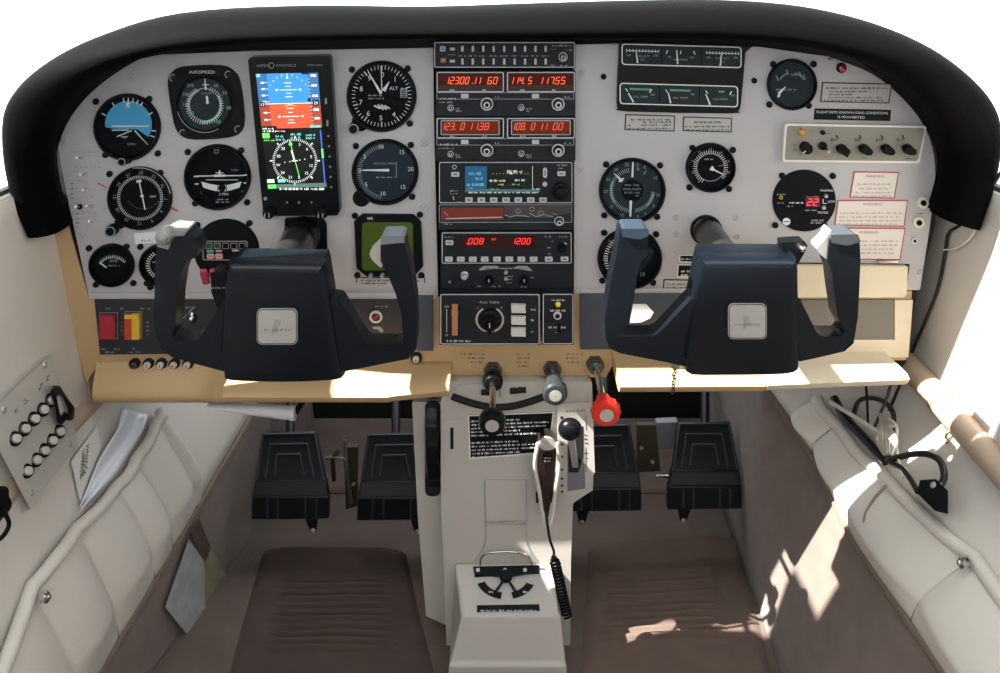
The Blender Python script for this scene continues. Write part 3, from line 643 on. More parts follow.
# green square display
it = Item('storm_display', 'square green-tinted display in a black frame with cut corners, behind the pilot right grip', 'display', 389, 245)
oc = [(354, 221), (362.5, 213), (413.5, 213.5), (421.5, 221), (423.5, 266), (415, 276), (367, 276), (356.5, 267.5)]
b = it.mb(); b.prism(oc, 0, .005, blackp, .98); b.text('VFR', 370.5, 217.2, 2.6, .0054, white_ink); it.add(b, 'housing', bevel=.0008)
b = it.mb(); b.poly(rrect(362.5, 221, 413.5, 269, 4), .0052, mat('green_screen', '45561f', .25, spec=.6, emit=.05)); it.add(b, 'screen')
for u in (371.5, 383): b = it.mb(); b.cyl(u, 273.3, 2.2, .004, .011, steel, 12, .85); it.add(b, 'knob')
corner_screws(it, [(355, 215.5), (420, 214.5), (357.5, 275), (421.5, 275)])
# ================================================================== engine cluster and placards on the right panel
it = Item('engine_gauge_cluster', 'black engine cluster with two white-outlined rows of three strip gauges', 'gauge cluster', 680, 78, df=.006)
b = it.mb(); b.prism(smooth2([(621, 43), (744, 47), (746, 52), (741.5, 104), (738, 111), (731, 113.8), (626, 111.8), (619, 108.5), (616.8, 102), (619, 45), (621, 43)], 2)[:-1], 0, .006, black_gloss, .99); it.add(b, 'housing', bevel=.0012)
def sk(o, u, v): return (u, v + (u-o)*.028)
for r, (u0, v0, u1, v1) in enumerate(((621.5, 43.4, 741.5, 64.8), (619.5, 82.6, 738, 104))):
    b = it.mb(); A = [sk(u0, *p) for p in rrect(u0, v0, u1, v1, 3.5)]; B = [sk(u0, *p) for p in rrect(u0+1.1, v0+1.1, u1-1.1, v1-1.1, 2.6)]
    b.band(A, B, .0066, white_ink); b.poly(B, .0063, face_grey)
    for k in (1, 2): u = u0+40*k; b.line(*sk(u0, u, v0+2), *sk(u0, u, v1-2), .8, .0065, face_black)
    for k in range(3):
        u = u0+40*k+3; T = lambda a, c: sk(u0, u+a, v0+c)
        if r == 0 and k != 1:
            b.line(*T(2, 7), *T(34, 7), .7, .0068, white_ink)
            for j in range(11): b.line(*T(2+3.2*j, 5.2), *T(2+3.2*j, 8.2), .7, .0069, white_ink)
            b.text('100', *T(4, 11.5), 2.2, .0068, dim_ink); b.text('200', *T(31, 11), 2.2, .0068, dim_ink); b.text('FUEL QTY', *T(18, 12), 2, .0068, dim_ink, w=14); b.text('GAL', *T(18, 15.5), 1.8, .0068, dim_ink)
        elif r == 0:
            for a in (3, 16, 29): b.line(*T(a, 5.5), *T(a+(-1.5 if a < 10 else 1.5 if a > 20 else 0), 9), 1, .0068, white_ink)
            b.text('60', *T(5, 12), 2, .0068, dim_ink); b.text('240', *T(27, 12), 2, .0068, dim_ink); b.text('AMPERES', *T(16, 14.5), 1.9, .0068, dim_ink, w=14)
        else:
            gm = mat('green_band', '4f8f7c', .6)
            b.line(*T(7 if k < 2 else 16, 6), *T(28 if k < 2 else 22, 6), 2, .0068, gm); b.line(*T(3, 5.5), *T(5, 8.5), .9, .0069, white_ink)
            if k != 1: b.line(*T(29, 5.5), *T(27, 9), 1.2, .0069, white_ink)
            b.text(('CYL TEMP', 'OIL TEMP', 'OIL PRESS')[k], *T(18, 13.5), 2, .0068, dim_ink, w=15); b.text('240' if k else '460', *T(30, 9.5 if k else 11), 2, .0068, dim_ink)
    it.add(b, 'gauge_window')
    for k, (a0, c0, a1, c1) in enumerate([((13, 19, 11.5, 8), (13, 19, 12, 5), (15.5, 19.5, 17, 6)), ((11, 19, 5.5, 10), (8, 19, 5.5, 8.5), (7.5, 19.5, 3, 9))][r]):
        u = u0+40*k+3; b = it.mb(); b.line(*sk(u0, u+a0, v0+c0), *sk(u0, u+a1, v0+c1), 1.6, .0072, white_ink, 1.1); it.add(b, 'needle')
def placard(label, pts, kind='grey', lines=(), Y=0.0, name='placard', title=None, th=.0006, cat='placard', group=None):
    cu = sum(p[0] for p in pts)/4; cv = sum(p[1] for p in pts)/4
    it = Item(name, label, cat, cu, cv, Y, group); b = it.mb()
    base, ink, edge = {'grey': (mat('placard_grey', 'aeacaa', .6), black_ink, black_ink), 'black': (black_gloss, white_ink, white_ink), 'blackp': (black_gloss, white_ink, None),
                       'red': (mat('placard_white', 'd9d2ca', .6), dim_ink, mat('red_border', 'a8444a', .6))}[kind]
    b.prism(pts, 0, th, edge if kind != 'blackp' and kind != 'black' else base)
    k = 1-2.4/max(abs(pts[1][0]-pts[0][0]), 8); kv = 1-2.2/max(abs(pts[2][1]-pts[1][1]), 5)
    inn = [(cu+(u-cu)*k, cv+(v-cv)*kv) for u, v in pts]
    if kind == 'black': 
        b.band(pts, inn, th+.0001, white_ink); 
        k2 = .97; 
    if kind in ('grey', 'red'): b.poly(inn, th+.0002, base)
    if title: b.text(title[0], cu+title[1], cv+title[2], title[3], th+.0004, ink if kind != 'red' else mat('grey_ink', '77686a', .6), w=title[4] if len(title) > 4 else None)
    for (u, v, w, h) in lines: b.words(u, v, u+w, h, th+.0004, ink)
    it.add(b, 'plate'); return it
placard('small black-outlined grey placard of numbers under the left end of the engine cluster', [(625, 114), (675, 115.5), (674.5, 131.5), (624.5, 130)], 'grey', [(631, 118.5, 39, 2), (643, 121, 28, 1.8), (627, 124.5, 6, 1.8), (641, 124, 30, 1.8), (627, 127.5, 44, 1.8)], group=None)
placard('small black-outlined grey placard of two lines under the right end of the engine cluster', [(683, 116.3), (732, 117.8), (731.5, 132.5), (682.5, 131)], 'grey', [(694, 121, 28, 2), (685, 125.5, 44, 1.8), (685, 129, 44, 1.8)])
placard('grey outlined placard of five small lines beneath the red warning lamp', [(822, 82), (892, 83.5), (889, 103.5), (820, 102)], 'grey', [(826, 87, 62, 1.9), (829, 90.5, 40, 1.8), (828, 93.5, 25, 1.7), (828, 96.5, 56, 1.8), (824, 99.5, 60, 1.7)])
it = placard('black placard with a white icing prohibition notice above the switch strip', [(814.5, 108.3), (891, 109.8), (890, 121), (813.5, 119.5)], 'blackp')
b = it.mb(); b.text('FLIGHT INTO KNOWN ICING CONDITIONS', 852, 112.4, 2.5, .001, white_ink, w=71, rot=-1); b.text('IS PROHIBITED', 851, 117, 2.5, .001, white_ink, w=27, rot=-1); it.add(b, 'lettering', label='white lettering')
for lab, pts, tv, ls in (
    ('red-bordered white warning placard, topmost and smallest of the three on the right', [(853.7, 171.2), (898.8, 171.9), (894.6, 198.5), (849.3, 197.4)], -8.8, [(857, 183, 33), (859, 187.5, 31), (855, 191.5, 37), (853, 195, 39)]),
    ('red-bordered white warning placard, middle of the three on the right', [(837.4, 199.9), (908, 199.9), (904.4, 226.6), (834, 225.3)], -9, [(840, 212, 62), (839, 215.8, 62), (839, 219.5, 60), (838, 223, 62)]),
    ('red-bordered white warning placard, lowest of the three, partly behind the yoke grip', [(833.5, 227.4), (905.5, 227.8), (900.3, 260), (829, 259)], -11.5, [(862, 240, 38), (860, 244, 38), (860, 248, 35), (859, 252, 36)])):
    it = placard(lab, pts, 'red'); b = it.mb(); cu = sum(p[0] for p in pts)/4; cv = sum(p[1] for p in pts)/4
    b.text('WARNING', cu+1, cv+tv, 2.6, .0011, mat('grey_ink', '77686a', .6), w=19)
    for u, v, w in ls: b.words(u, v, u+w, 1.8, .0011, mat('pale_ink', 'a59a98', .6))
    it.add(b, 'lettering')
placard('tiny black placard right of the tachometer, upper of three', [(679, 254.5), (698, 254.5), (698, 262.5), (679, 262)], 'black', [(681, 258, 14, 1.6), (681, 261, 14, 1.6)])
placard('tiny framed placard right of the tachometer, middle of three', [(677.5, 264), (697, 264.3), (696, 277.5), (676.5, 277)], 'black', [(681, 270, 9, 2), (681, 274, 9, 2)])
placard('tiny outlined placard below the tachometer, lowest of three', [(663.5, 279), (694, 279.5), (693, 291.5), (662.5, 291)], 'grey', [(666, 283, 24, 1.6), (666, 286.5, 24, 1.6), (666, 289.5, 24, 1.6)])

it = Item('warning_lamp', 'small round red warning lamp near the top right of the panel', 'lamp', 841.5, 68)
b = it.mb(); b.lathe(841, 67.8, [(5, 0), (5, .002), (3.6, .003)], blackp, 20); it.add(b, 'bezel')
b = it.mb(); b.lathe(841.3, 68, [(3.7, .002), (3.5, .004), (2.2, .0055), (.01, .006)], mat('red_lens', 'a8283a', .25, coat=1), 20); it.add(b, 'lens')
for k, (u, v, r) in enumerate(((922.3, 202.3, 5.8), (918, 222, 5.8), (913.7, 240.2, 3))):
    it = Item('headset_jack', ['upper white headset jack at the right edge of the panel', 'lower white headset jack at the right edge of the panel', 'smallest jack, below the two white headset jacks'][k], 'jack', u, v, group='headset jacks')
    b = it.mb(); b.lathe(u, v, [(r, 0), (r, .003), (r*.9, .0036), (r*.5, .0036), (r*.5, .002)], mat('ivory_plastic', 'd8d3c4', .5), 20); it.add(b, 'collar')
    b = it.mb(); b.lathe(u, v, [(r*.55, .002), (r*.5, .0045), (r*.32, .0045), (r*.3, .0005), (.01, .0005)], chrome if k == 5 else black_gloss, 16); it.add(b, 'socket')

# switch strip
it = Item('audio_switch_strip', 'grey selector strip in a raised white frame with four black pointer knobs', 'switch panel', 853, 144, df=.008)
A = [(787, 123.5), (925, 126), (926.5, 128), (920, 161), (918, 163.3), (784, 162), (782.6, 159.5), (785, 125.5)]; cu, cv = 854, 143.5
B = [(cu+(u-cu)*.972, cv+(v-cv)*.89) for u, v in A]
b = it.mb(); wf = mat('white_frame', 'e0ddd5', .5)
b.prism(A, 0, .008, wf, 1.0); b.poly(B, .0082, mat('strip_face', '8b897f', .5, spec=.3))
for u in (840, 863, 885, 906): b.words(u-9, 138, u-3, 3.5, .0084, black_ink); b.line(u-2, 139, u-4, 135, 1.6, .0084, black_ink)
b.words(807, 132.5, 812, 1.3, .0084, yellow_ink); b.words(801, 139.5, 804, 1.5, .0084, red_ink); b.words(793.5, 144, 797, 1.6, .0084, black_ink); b.words(793.5, 148.5, 797, 1.6, .0084, black_ink); b.words(798, 154, 802, 1.4, .0084, black_ink); b.words(825, 132.8, 829, 1.3, .0084, black_ink); b.words(822, 156, 830, 1.4, .0084, red_ink); b.words(862, 157, 868, 1.2, .0084, black_ink); b.words(905, 158, 912, 1.2, .0084, black_ink)
it.add(b, 'faceplate', bevel=.0012)
for k, u in enumerate((840.6, 863, 885, 906.3)):
    b = it.mb(); v = 148.6; P = [(u-6.5, v-2.5), (u-4, v-4.8), (u+1, v-4.6), (u+5.8, v-1.5), (u+6.6, v+2), (u+4, v+4.8), (u-1, v+4.6), (u-5, v+1.8)]
    b.cyl(u+.5, v, 5, .008, .012, blackp, 20); b.prism(P, .011, .022, mat('soft_black', '12120f', .6, spec=.1), .88); it.add(b, 'selector_knob', bevel=.0008)
b = it.mb(); b.cyl(805, 147.2, 6, .008, .018, blackp, 20, .9); b.line(802, 144, 808, 150.5, 2.4, .0184, black_gloss); b.line(800.5, 151, 803, 149, 1, .0184, white_ink); it.add(b, 'rotary_knob')
b = it.mb(); b.lathe(801, 131.8, [(3.8, .008), (3.8, .011), (2.4, .013), (.01, .0135)], mat('amber_lens', 'b88a2c', .3, coat=1), 18); it.add(b, 'amber_lamp', label='round amber lamp')
b = it.mb(); b.cyl(822.3, 132.2, 2.3, .008, .011, blackp, 14); it.add(b, 'push_button')
b = it.mb(); b.cyl(822.3, 145.6, 4.2, .008, .011, blackp, 18); it.add(b, 'toggle_base')
b = MB(); p = atY(822.3, 145.6)-it.root.location; b.tube([p+Vector((0, -.010, 0)), p+Vector((0, -.018, -.001)), p+Vector((0, -.025, -.0015))], [.0016, .0019, .0026], chrome, 10); b.build('toggle_lever', it.root)
b = it.mb(); b.cyl(846.4, 155.2, 1.8, .008, .010, black_gloss, 10); it.add(b, 'indicator')

# ================================================================== radio stack
amber = mat('amber_digits', 'ff5a2a', .5, emit=1.0); amb_bg = mat('amber_window', '3f0f06', .3, emit=.1, spec=.2); amb_bg2 = mat('amber_window_bright', '6e2210', .3, emit=.15, spec=.2)
key_w = mat('key_white', 'b9bcc0', .5)
def radio(name, label, u0, v0, u1, v1, d=.012, cat='radio', taper=.0):
    it = Item(name, label, cat, (u0+u1)/2, (v0+v1)/2, df=d); b = it.mb()
    b.box(u0, v0, u1, v1, -.002, d, mat('radio_housing', '1d2126', .5, spec=.2)); it.add(b, 'housing', bevel=.0008); return it
def frame(b, u0, v0, u1, v1, w, d, mt, r=1.5):
    b.band(rrect(u0, v0, u1, v1, r), rrect(u0+w, v0+w, u1-w, v1-w, max(.3, r-w)), d, mt)
def rknob(it, u, v, r, d0=.012, d1=.026, mt=None, ringm=None, name='knob'):
    b = it.mb(); b.lathe(u, v, [(r, d0), (r, d0+(d1-d0)*.45), (r*.92, d0+(d1-d0)*.5), (r*.62, d0+(d1-d0)*.5), (r*.6, d1-.001), (r*.5, d1), (.01, d1)], mt or black_gloss, 24)
    b.ring(u, v, r*.78, r*.98, d0+(d1-d0)*.51, ringm or key_w, 28); b.ring(u, v, r*.28, r*.5, d1+.0002, ringm or key_w, 20); it.add(b, name, ang=40)
D = .0123
bmn = mat('blue_label', '9db2cc', .5)
it = radio('audio_control_panel', 'slim audio control panel with two rows of small toggle keys, top of radio stack', 433.5, 41.5, 575.5, 68)
b = it.mb(); frame(b, 434.3, 42.2, 574.8, 67.5, .8, D, key_w)
for i, u in enumerate((462.5, 472.9, 483.3, 493.7, 504.2, 514.6, 525, 535.4, 545.6)): b.words(u-4, 55.2, u+3.5, 1.4, D, dim_ink)
b.words(552, 44.9, 571, 1.5, D, dim_ink); b.words(550, 48.5, 556, 1.2, D, dim_ink); b.words(567, 49.5, 572, 1.2, D, dim_ink); b.words(551, 64.5, 555, 1.2, D, dim_ink); b.words(560, 65, 568, 1.2, D, dim_ink); b.words(448, 54, 456, 1.3, D, dim_ink)
it.add(b, 'faceplate')
b = it.mb(); b.box(440, 46, 445.5, 51.3, .012, .014, bmn, .8); b.text('A', 442.7, 48.6, 3, .0143, black_ink); it.add(b, 'marker_light', label='pale marker light lettered A')
b = it.mb(); b.box(440.5, 57.6, 446.3, 62.8, .012, .014, mat('dull_red', '8c3640', .4), .8); b.text('M', 443.4, 60.2, 2.8, .0143, white_ink); it.add(b, 'marker_light', label='dull red marker light')
for v in (48.8, 61): b = it.mb(); b.box(450, v-1.3, 455, v+1.3, .012, .0145, key_w); it.add(b, 'label_key')
for u in (462.5, 472.9, 483.3, 493.7, 504.2, 514.6, 525, 535.4, 545.6):
    for v in (48.4, 61.2): b = it.mb(); b.box(u-1.1, v-2.8, u+1.1, v+2.8, .012, .0165, key_w); it.add(b, 'toggle_key')
rknob(it, 562.6, 56.2, 4.6)

def nav_com(label, v, texts, bright, bgm):
    h = 45 if v < 100 else 43.5
    it = radio('nav_com_radio', label, 436, v, 576 if v < 100 else 575, v+h, group_ := .012) if False else radio('nav_com_radio', label, 436, v, 575.5, v+h)
    b = it.mb(); frame(b, 436.5, v+21.3, 574, v+28.3, .6, D, dim_ink, 1); b.words(440, v+26.5, 458, 2, D, key_w); b.words(438.5, v+30.6, 454, 1.4, D, dim_ink); b.words(494, v+25.3, 502, 1.5, D, dim_ink); b.words(564, v+25.3, 571, 1.5, D, dim_ink)
    b.box(461, v+22.8, 468.5, v+27, .012, .0128, key_w, .5); b.box(532, v+22.8, 539, v+27, .012, .0128, key_w, .5)
    for u in (455.5, 525.5): b.words(u, v+37, u+6, 1.5, D, dim_ink); b.words(u+.5, v+39.3, u+6, 1.5, D, dim_ink)
    b.cyl(505, v+36.5, 1, .012, .0126, black_gloss, 8)
    it.add(b, 'faceplate')
    for k, (u0, u1) in enumerate(((436.7, 503.8), (507, 574.8))):
        b = it.mb(); frame(b, u0, v+.8, u1, v+21, 1.0, D+.0012, key_w, 1.5); b.poly(rrect(u0+1, v+1.8, u1-1, v+20, 1), D+.0002, black_gloss if not bright else bgm)
        if not bright: b.poly(rrect(u0+6, v+3.6, u1-5, v+16, 1), D+.0004, bgm); frame(b, u0+4, v+2.8, u1-4, v+18, 1.2, D+.0006, dim_ink, 1.5)
        else: b.poly([(u0+1.2, v+14), (u1-1.2, v+14), (u1-1.2, v+19.8), (u0+1.2, v+19.8)], D+.0004, mat('window_dark_band', '2a0c08', .3))  # darker band across the lower window
        t = texts[k]; uu = u0+8 if bright else u0+7.5
        for (s, a, w) in t: b.seg(s, u0+a, v+9.4 if bright else v+9.2, 6.6, D+.0008, amber if bright else mat('dim_amber', 'e0603a', .5, emit=.6), w=w)
        for a in (13, 45): b.words(u0+a, v+18.2, u0+a+5, 1.4, D+.0008, key_w)
        it.add(b, 'frequency_display', label='orange digits in a red-brown window')
    rknob(it, 487, v+32, 6.6); rknob(it, 557.8, v+32, 6.6); rknob(it, 450.8, v+36.5, 3.2, .012, .019); rknob(it, 521.2, v+36, 3.2, .012, .019)
    return it
nav_com('upper navigation and communication radio with two bright orange frequency windows', 71, [[('123.00', 21.5, 25), ('.11', 41, 9), ('60', 57, 11)], [('114.', 10.5, 14), ('5', 24, 5), ('117.55', 46, 28)]], True, amb_bg)
nav_com('lower navigation and communication radio with two duller orange frequency windows', 117, [[('123.', 12, 14), ('0', 27, 5), ('11.38', 43, 22)], [('108.', 12, 14), ('0', 27, 5), ('11', 37, 9), ('00', 52, 11)]], False, amb_bg2)

S_w, S_c, S_y, S_g = [sm('nav_'+n, h, .45) for n, h in (('white', 'b8c4be'), ('cyan', '62a8a8'), ('yellow', 'a8a050'), ('green', '4f9a58'))]
it = radio('gps_navigator', 'navigation radio with a blue and black colour screen and a row of grey keys', 438.5, 161.3, 573, 203.5)
b = it.mb(); frame(b, 439.2, 162, 572.3, 203, .7, D, key_w, 2); b.text('GARMIN', 556, 164.2, 0, D, dim_ink) if False else None
b.words(557, 164.5, 568, 1.4, D, dim_ink); b.words(558, 167.5, 565, 1.3, D, dim_ink); b.words(450, 190, 458, 1.5, D, dim_ink); b.words(450, 193, 457, 1.3, D, dim_ink); b.words(457, 201.5, 461, 1.3, D, dim_ink); b.line(453, 196, 454, 200, .8, D, key_w)
b.ring(454.4, 167, 1.6, 2.3, D, key_w, 16); it.add(b, 'faceplate')
b = it.mb(); b.poly(rrect(463.5, 165, 541.5, 193, 1), D+.0002, S_blk); b.poly([(465, 166), (487, 166), (487, 189), (465, 189)], D+.0004, sm('nav_blue', '1f5076', .5)); b.poly([(465, 189), (540, 189), (540, 192), (465, 192)], D+.0004, sm('nav_bar', '3f5a60', .6))
b.text('135.225', 476, 170.5, 3.2, D+.0006, S_c, w=14) if False else b.words(469, 172, 483, 3, D+.0006, S_c)
for u, v, w, h, mm in ((475, 177, 8, 2.8, S_c), (467, 183, 17, 2.8, S_c), (468, 187, 5, 1.6, S_c), (507, 170, 16, 3, S_w), (489, 179.5, 17, 2, S_w), (515, 179, 12, 2, S_w), (498, 183.5, 8, 1.6, S_y), (512, 183.5, 8, 1.6, S_g), (468, 191.5, 70, 1.6, S_w), (489, 188, 10, 1.8, S_g), (532, 188, 8, 1.5, S_w)): b.words(u, v, u+w, h, D+.0006, mm)
for i in range(11): b.disc(493+3.5*i, 173.5, .5, D+.0006, S_y, 6)
b.poly([(511, 171.5), (513, 174), (509, 174)], D+.0007, S_w); b.line(532.5, 166, 532.5, 188, .5, D+.0006, S_w)
it.add(b, 'screen', label='colour screen with blue left column')
for u in (469, 481.4, 493.7, 506, 518.3, 530.7, 543): b = it.mb(); b.box(u-3.7, 197.2, u+3.7, 201.6, .012, .0145, key_w, .8); b.line(u-1.8, 199.4, u+1.8, 199.4, 1.2, .0147, black_ink); it.add(b, 'key')
for u, v in ((455.3, 174), (561.3, 173.3)): b = it.mb(); b.box(u-4, v-2.2, u+4, v+2.2, .012, .0145, key_w, .8); b.line(u-2, v, u+2, v, 1.1, .0147, black_ink); it.add(b, 'key')
b = it.mb(); b.box(543, 167.5, 547, 177.5, .012, .0145, key_w, 1.9); b.line(545, 170, 545, 175, 1, .0147, black_ink); it.add(b, 'range_key'); b = it.mb(); b.cyl(544.8, 183.8, 2.3, .012, .0145, key_w, 14); it.add(b, 'direct_key')
b = it.mb(); b.lathe(560.5, 190.5, [(8.5, .012), (8.3, .02), (6.5, .0205), (6.2, .03), (5, .031), (.01, .031)], blackp, 28); it.add(b, 'dual_knob', ang=40)

it = radio('distance_radio', 'radio with a dull red window and a scratched grey right half below the colour navigator', 438.5, 204, 572.5, 230)
b = it.mb(); frame(b, 439, 204.5, 572, 222.5, .6, D, dim_ink, 1); b.poly([(441, 205.5), (571, 205.5), (571, 221.5), (441, 221.5)], D-.0001, face_grey)
b.poly([(504, 206), (571, 206), (571, 213), (548, 218), (504, 216)], D+.0001, mat('scuffed', '3b3836', .4)); b.words(444, 223.2, 452, 1.5, D, dim_ink)
for (u, v) in ((518, 211), (532, 209), (541, 213)): b.ring(u, v, 2, 2.6, D+.0003, dim_ink, 14)
for i in range(9): b.line(505+6*i, 215+random.uniform(-2, 2), 511+6*i, 216+random.uniform(-2, 2), .8, D+.0003, dim_ink)
it.add(b, 'faceplate')
b = it.mb(); b.poly([(441, 207.5), (503.5, 207.5), (503.5, 219.5), (441, 220)], D+.0002, mat('red_dull_window', '6e2a1c', .4, emit=.05)); b.line(446, 218.5, 502, 217, .9, D+.0004, key_w); b.line(444, 211, 448, 216, .8, D+.0004, dim_ink); it.add(b, 'window', label='dull red window')
rknob(it, 558.8, 219.5, 5)

it = radio('transponder', 'transponder with glowing red digits and a row of eight small keys', 440.8, 231.5, 572.3, 264)
b = it.mb(); frame(b, 441.8, 232.4, 571.6, 263.4, .8, D, key_w, 1.5); b.words(444, 236.3, 454, 1.4, D, dim_ink); b.words(545, 236, 551, 1.4, D, dim_ink); b.words(559, 236, 569, 1.4, D, dim_ink); b.words(551, 240.5, 555, 1.3, D, dim_ink); b.words(547, 247, 551, 1.3, D, dim_ink); b.words(548, 253, 552, 1.3, D, dim_ink); b.line(564, 242.5, 567, 244, 1, D, key_w)
it.add(b, 'faceplate')
red_dig = mat('transponder_digits', 'ff2a2a', .5, emit=1.3); b = it.mb(); b.poly(rrect(459, 235.5, 535.5, 249, 1), D+.0002, mat('dark_red_window', '2a0a0c', .2))
b.seg('.008', 477, 241, 5.4, D+.0005, red_dig, w=16.5); b.text('ALT', 493.8, 239, 2, D+.0005, red_dig); b.seg('1200', 522, 241, 5.4, D+.0005, red_dig, w=20); b.text('FL', 468, 243.6, 1.8, D+.0005, red_dig); it.add(b, 'digit_display', label='glowing red digits in a dark window')
for i, u in enumerate((448.9, 460.8, 472.9, 484.7, 497, 509.3, 521.3, 533.6)): b = it.mb(); b.box(u-3.8, 256.5, u+3.8, 261, .012, .0145, key_w, .8); b.text(str(i), u, 258.8, 2.4, .0147, black_ink); it.add(b, 'key')
for u, v in ((548.7, 258.7), (564.5, 258.5), (449.5, 242.2)): b = it.mb(); b.box(u-3.8, v-2.2, u+3.8, v+2.2, .012, .0145, key_w, .8); b.line(u-2, v, u+2, v, 1.1, .0147, black_ink); it.add(b, 'key')
rknob(it, 562, 247.5, 4.6, .012, .02, blackp, blackp)

it = radio('intercom', 'black intercom panel with small knobs and worn silver wing marking under the transponder', 440.8, 264.3, 573, 289.5, .010)
b = it.mb(); d = .0103
b.poly([(479, 269), (484, 265.8), (497, 265.8), (500, 268.2), (480, 270.5)], d, dim_ink); b.poly([(532, 270), (527, 265.8), (518, 265.8), (512, 268.2), (531, 271)], d, dim_ink); b.line(500, 268.4, 512, 268.4, 1, d, dim_ink)
b.words(486, 268.2, 496, 1.3, d+.0002, black_ink); b.words(517, 268.2, 526, 1.3, d+.0002, black_ink)
for (u, v, w) in ((477, 285.3, 6), (508, 275.5, 5), (508, 278.5, 5), (507, 282, 5), (530, 277, 5), (492, 285.5, 10), (520, 286, 8)): b.words(u, v, u+w, 1.4, d, dim_ink)
it.add(b, 'faceplate')
for u, v in ((506, 272), (506, 278.3)): b = it.mb(); b.cyl(u, v, 2.1, .010, .0135, steel, 14, .8); it.add(b, 'button')
b = it.mb(); b.lathe(464.6, 274.8, [(4, .01), (4, .013), (3, .0135), (2.7, .02), (.01, .0205)], steel, 18); it.add(b, 'squelch_knob', label='worn silver knob')
for u in (489, 524): b = it.mb(); b.lathe(u, 279, [(4.6, .01), (4.4, .02), (3.6, .0215), (.01, .0215)], blackp, 18); b.line(u, 275.8, u, 279, .8, .0218, key_w); it.add(b, 'volume_knob')
b = it.mb(); b.cyl(449.8, 281.7, 1.2, .01, .0115, steel, 8); it.add(b, 'screw')

it = radio('autopilot_controller', 'black autopilot box with a round turn knob, orange slider and three white rockers', 439.5, 293.3, 540.3, 345, .028, 'controller')
b = it.mb(); d = .0283; frame(b, 440.3, 294, 539.6, 344.3, .9, d, key_w, 2)
b.text('PULL TURN', 489.5, 302.3, 2.0, d, key_w, w=19); b.line(446.7, 309, 446.7, 332, .7, d, key_w); b.text('DN', 446.7, 306.5, 2, d, key_w); b.text('UP', 446.7, 335, 2, d, key_w)
b.ring(489.8, 319.5, 12.3, 14.3, d, mat('ivory_arc', 'b9b09c', .5), 30, 120, 250); b.ring(489.8, 319.5, 12.3, 14.3, d, mat('ivory_arc', 'b9b09c', .5), 30, -70, 60)
b.text('L', 478, 307.5, 2, d, key_w); b.text('R', 501.5, 307.5, 2, d, key_w); b.words(446, 339.8, 471, 2.2, d, key_w)
for v in (307.5, 318, 329.5): b.words(531, v+1, 535.5, 2.2, d, key_w)
b.text('PULL', 490, 331, 2.4, d+.0002, key_w)
it.add(b, 'faceplate')
b = it.mb(); b.lathe(489.8, 319, [(11.5, .028), (11, .034), (8, .036), (7.4, .044), (6.5, .045), (.01, .045)], blackp, 30); b.box(487.5, 312, 492, 327, .045, .052, blackp); b.line(489.8, 315.5, 489.8, 320.5, 1, .0523, key_w); it.add(b, 'turn_knob', bevel=.0006)
b = it.mb(); b.box(452, 304, 457.7, 335, .0275, .0295, mat('salmon_plastic', 'b07a58', .5)); b.box(451.6, 309.5, 458.1, 314.5, .029, .033, mat('salmon_plastic', 'b07a58', .5)); it.add(b, 'slider', label='salmon-orange thumb slider')
for v in (302.8, 314.5, 326.2): b = it.mb(); b.prism([(510.8, v), (526.2, v+.6), (525.2, v+4.5), (526.2, v+9), (510.8, v+8.6)], .028, .034, mat('rocker_white', 'c9c5bd', .45), .92); it.add(b, 'rocker_switch', bevel=.0008, label='white rocker switch')
it = radio('mode_switch_box', 'narrow black switch box with a small yellow lamp right of the autopilot', 542, 293, 574, 344.7, .028, 'controller')
b = it.mb(); frame(b, 542.8, 293.8, 573.3, 344, .9, .0283, key_w, 2); b.words(551, 299, 565, 2, .0283, key_w); b.words(550, 309.5, 566, 2, .0283, key_w); b.words(548.5, 326.3, 566, 2, .0283, key_w); b.words(555, 331.5, 560, 1.3, .0283, dim_ink); it.add(b, 'faceplate')
b = it.mb(); b.lathe(558, 304, [(2.6, .028), (2.4, .031), (.01, .0325)], mat('yellow_lamp', 'c9b53a', .3, emit=.25), 14); it.add(b, 'lamp', label='yellow lamp')
b = it.mb(); b.lathe(557.4, 315.5, [(4.2, .028), (4, .030), (2.5, .0305)], key_w, 18); it.add(b, 'toggle_base')
p = atY(557.4, 315.5)-it.root.location; b = MB(); b.tube([p+Vector((0, -.028, 0)), p+Vector((0, -.036, -.003)), p+Vector((0, -.041, -.005))], [.0018, .002, .003], blackp, 10); b.build('toggle_lever', it.root)

# lower black panels
blue_blank = mat('blue_grey_blank', '3a4250', .5, var=.05)
for lab, u0, v0, u1, v1, mt in (('wide blank dark blue-grey plate behind the copilot yoke', 580, 292.5, 742, 348, blue_blank), ('narrow dark blue-grey blank plate left of the autopilot box', 417.5, 294, 433.5, 349.5, blue_blank)):
    it = Item('blank_plate', lab, 'plate', (u0+u1)/2, (v0+v1)/2); b = it.mb(); b.box(u0, v0, u1, v1, .001, .004, mt); it.add(b, 'plate', bevel=.0006)
sub = mat('subpanel_black', '22262c', .5)
it = Item('switch_subpanel', 'black sub-panel of rocker switches along the bottom left, behind the pilot yoke', 'switch panel', 250, 325)
b = it.mb(); b.prism([(96, 298), (412, 298), (412, 350), (101.5, 353)], .001, .005, sub)
for (u, v, w) in ((107, 306, 5), (122, 306, 3), (142, 306, 4), (149, 306, 3), (103, 346.5, 5), (116, 346.5, 5), (107, 349.5, 10), (134, 346, 5), (129, 349.5, 14), (180, 305, 14), (357, 309, 5), (376, 304, 12)): b.words(u, v, u+w, 1.8, .0053, dim_ink)
for v in (320, 324, 328, 332): b.words(122.5, v, 125, 1.5, .0053, dim_ink); b.words(148, v, 150.5, 1.5, .0053, dim_ink)
b.line(184, 317, 196, 305, 1, .0053, dim_ink)
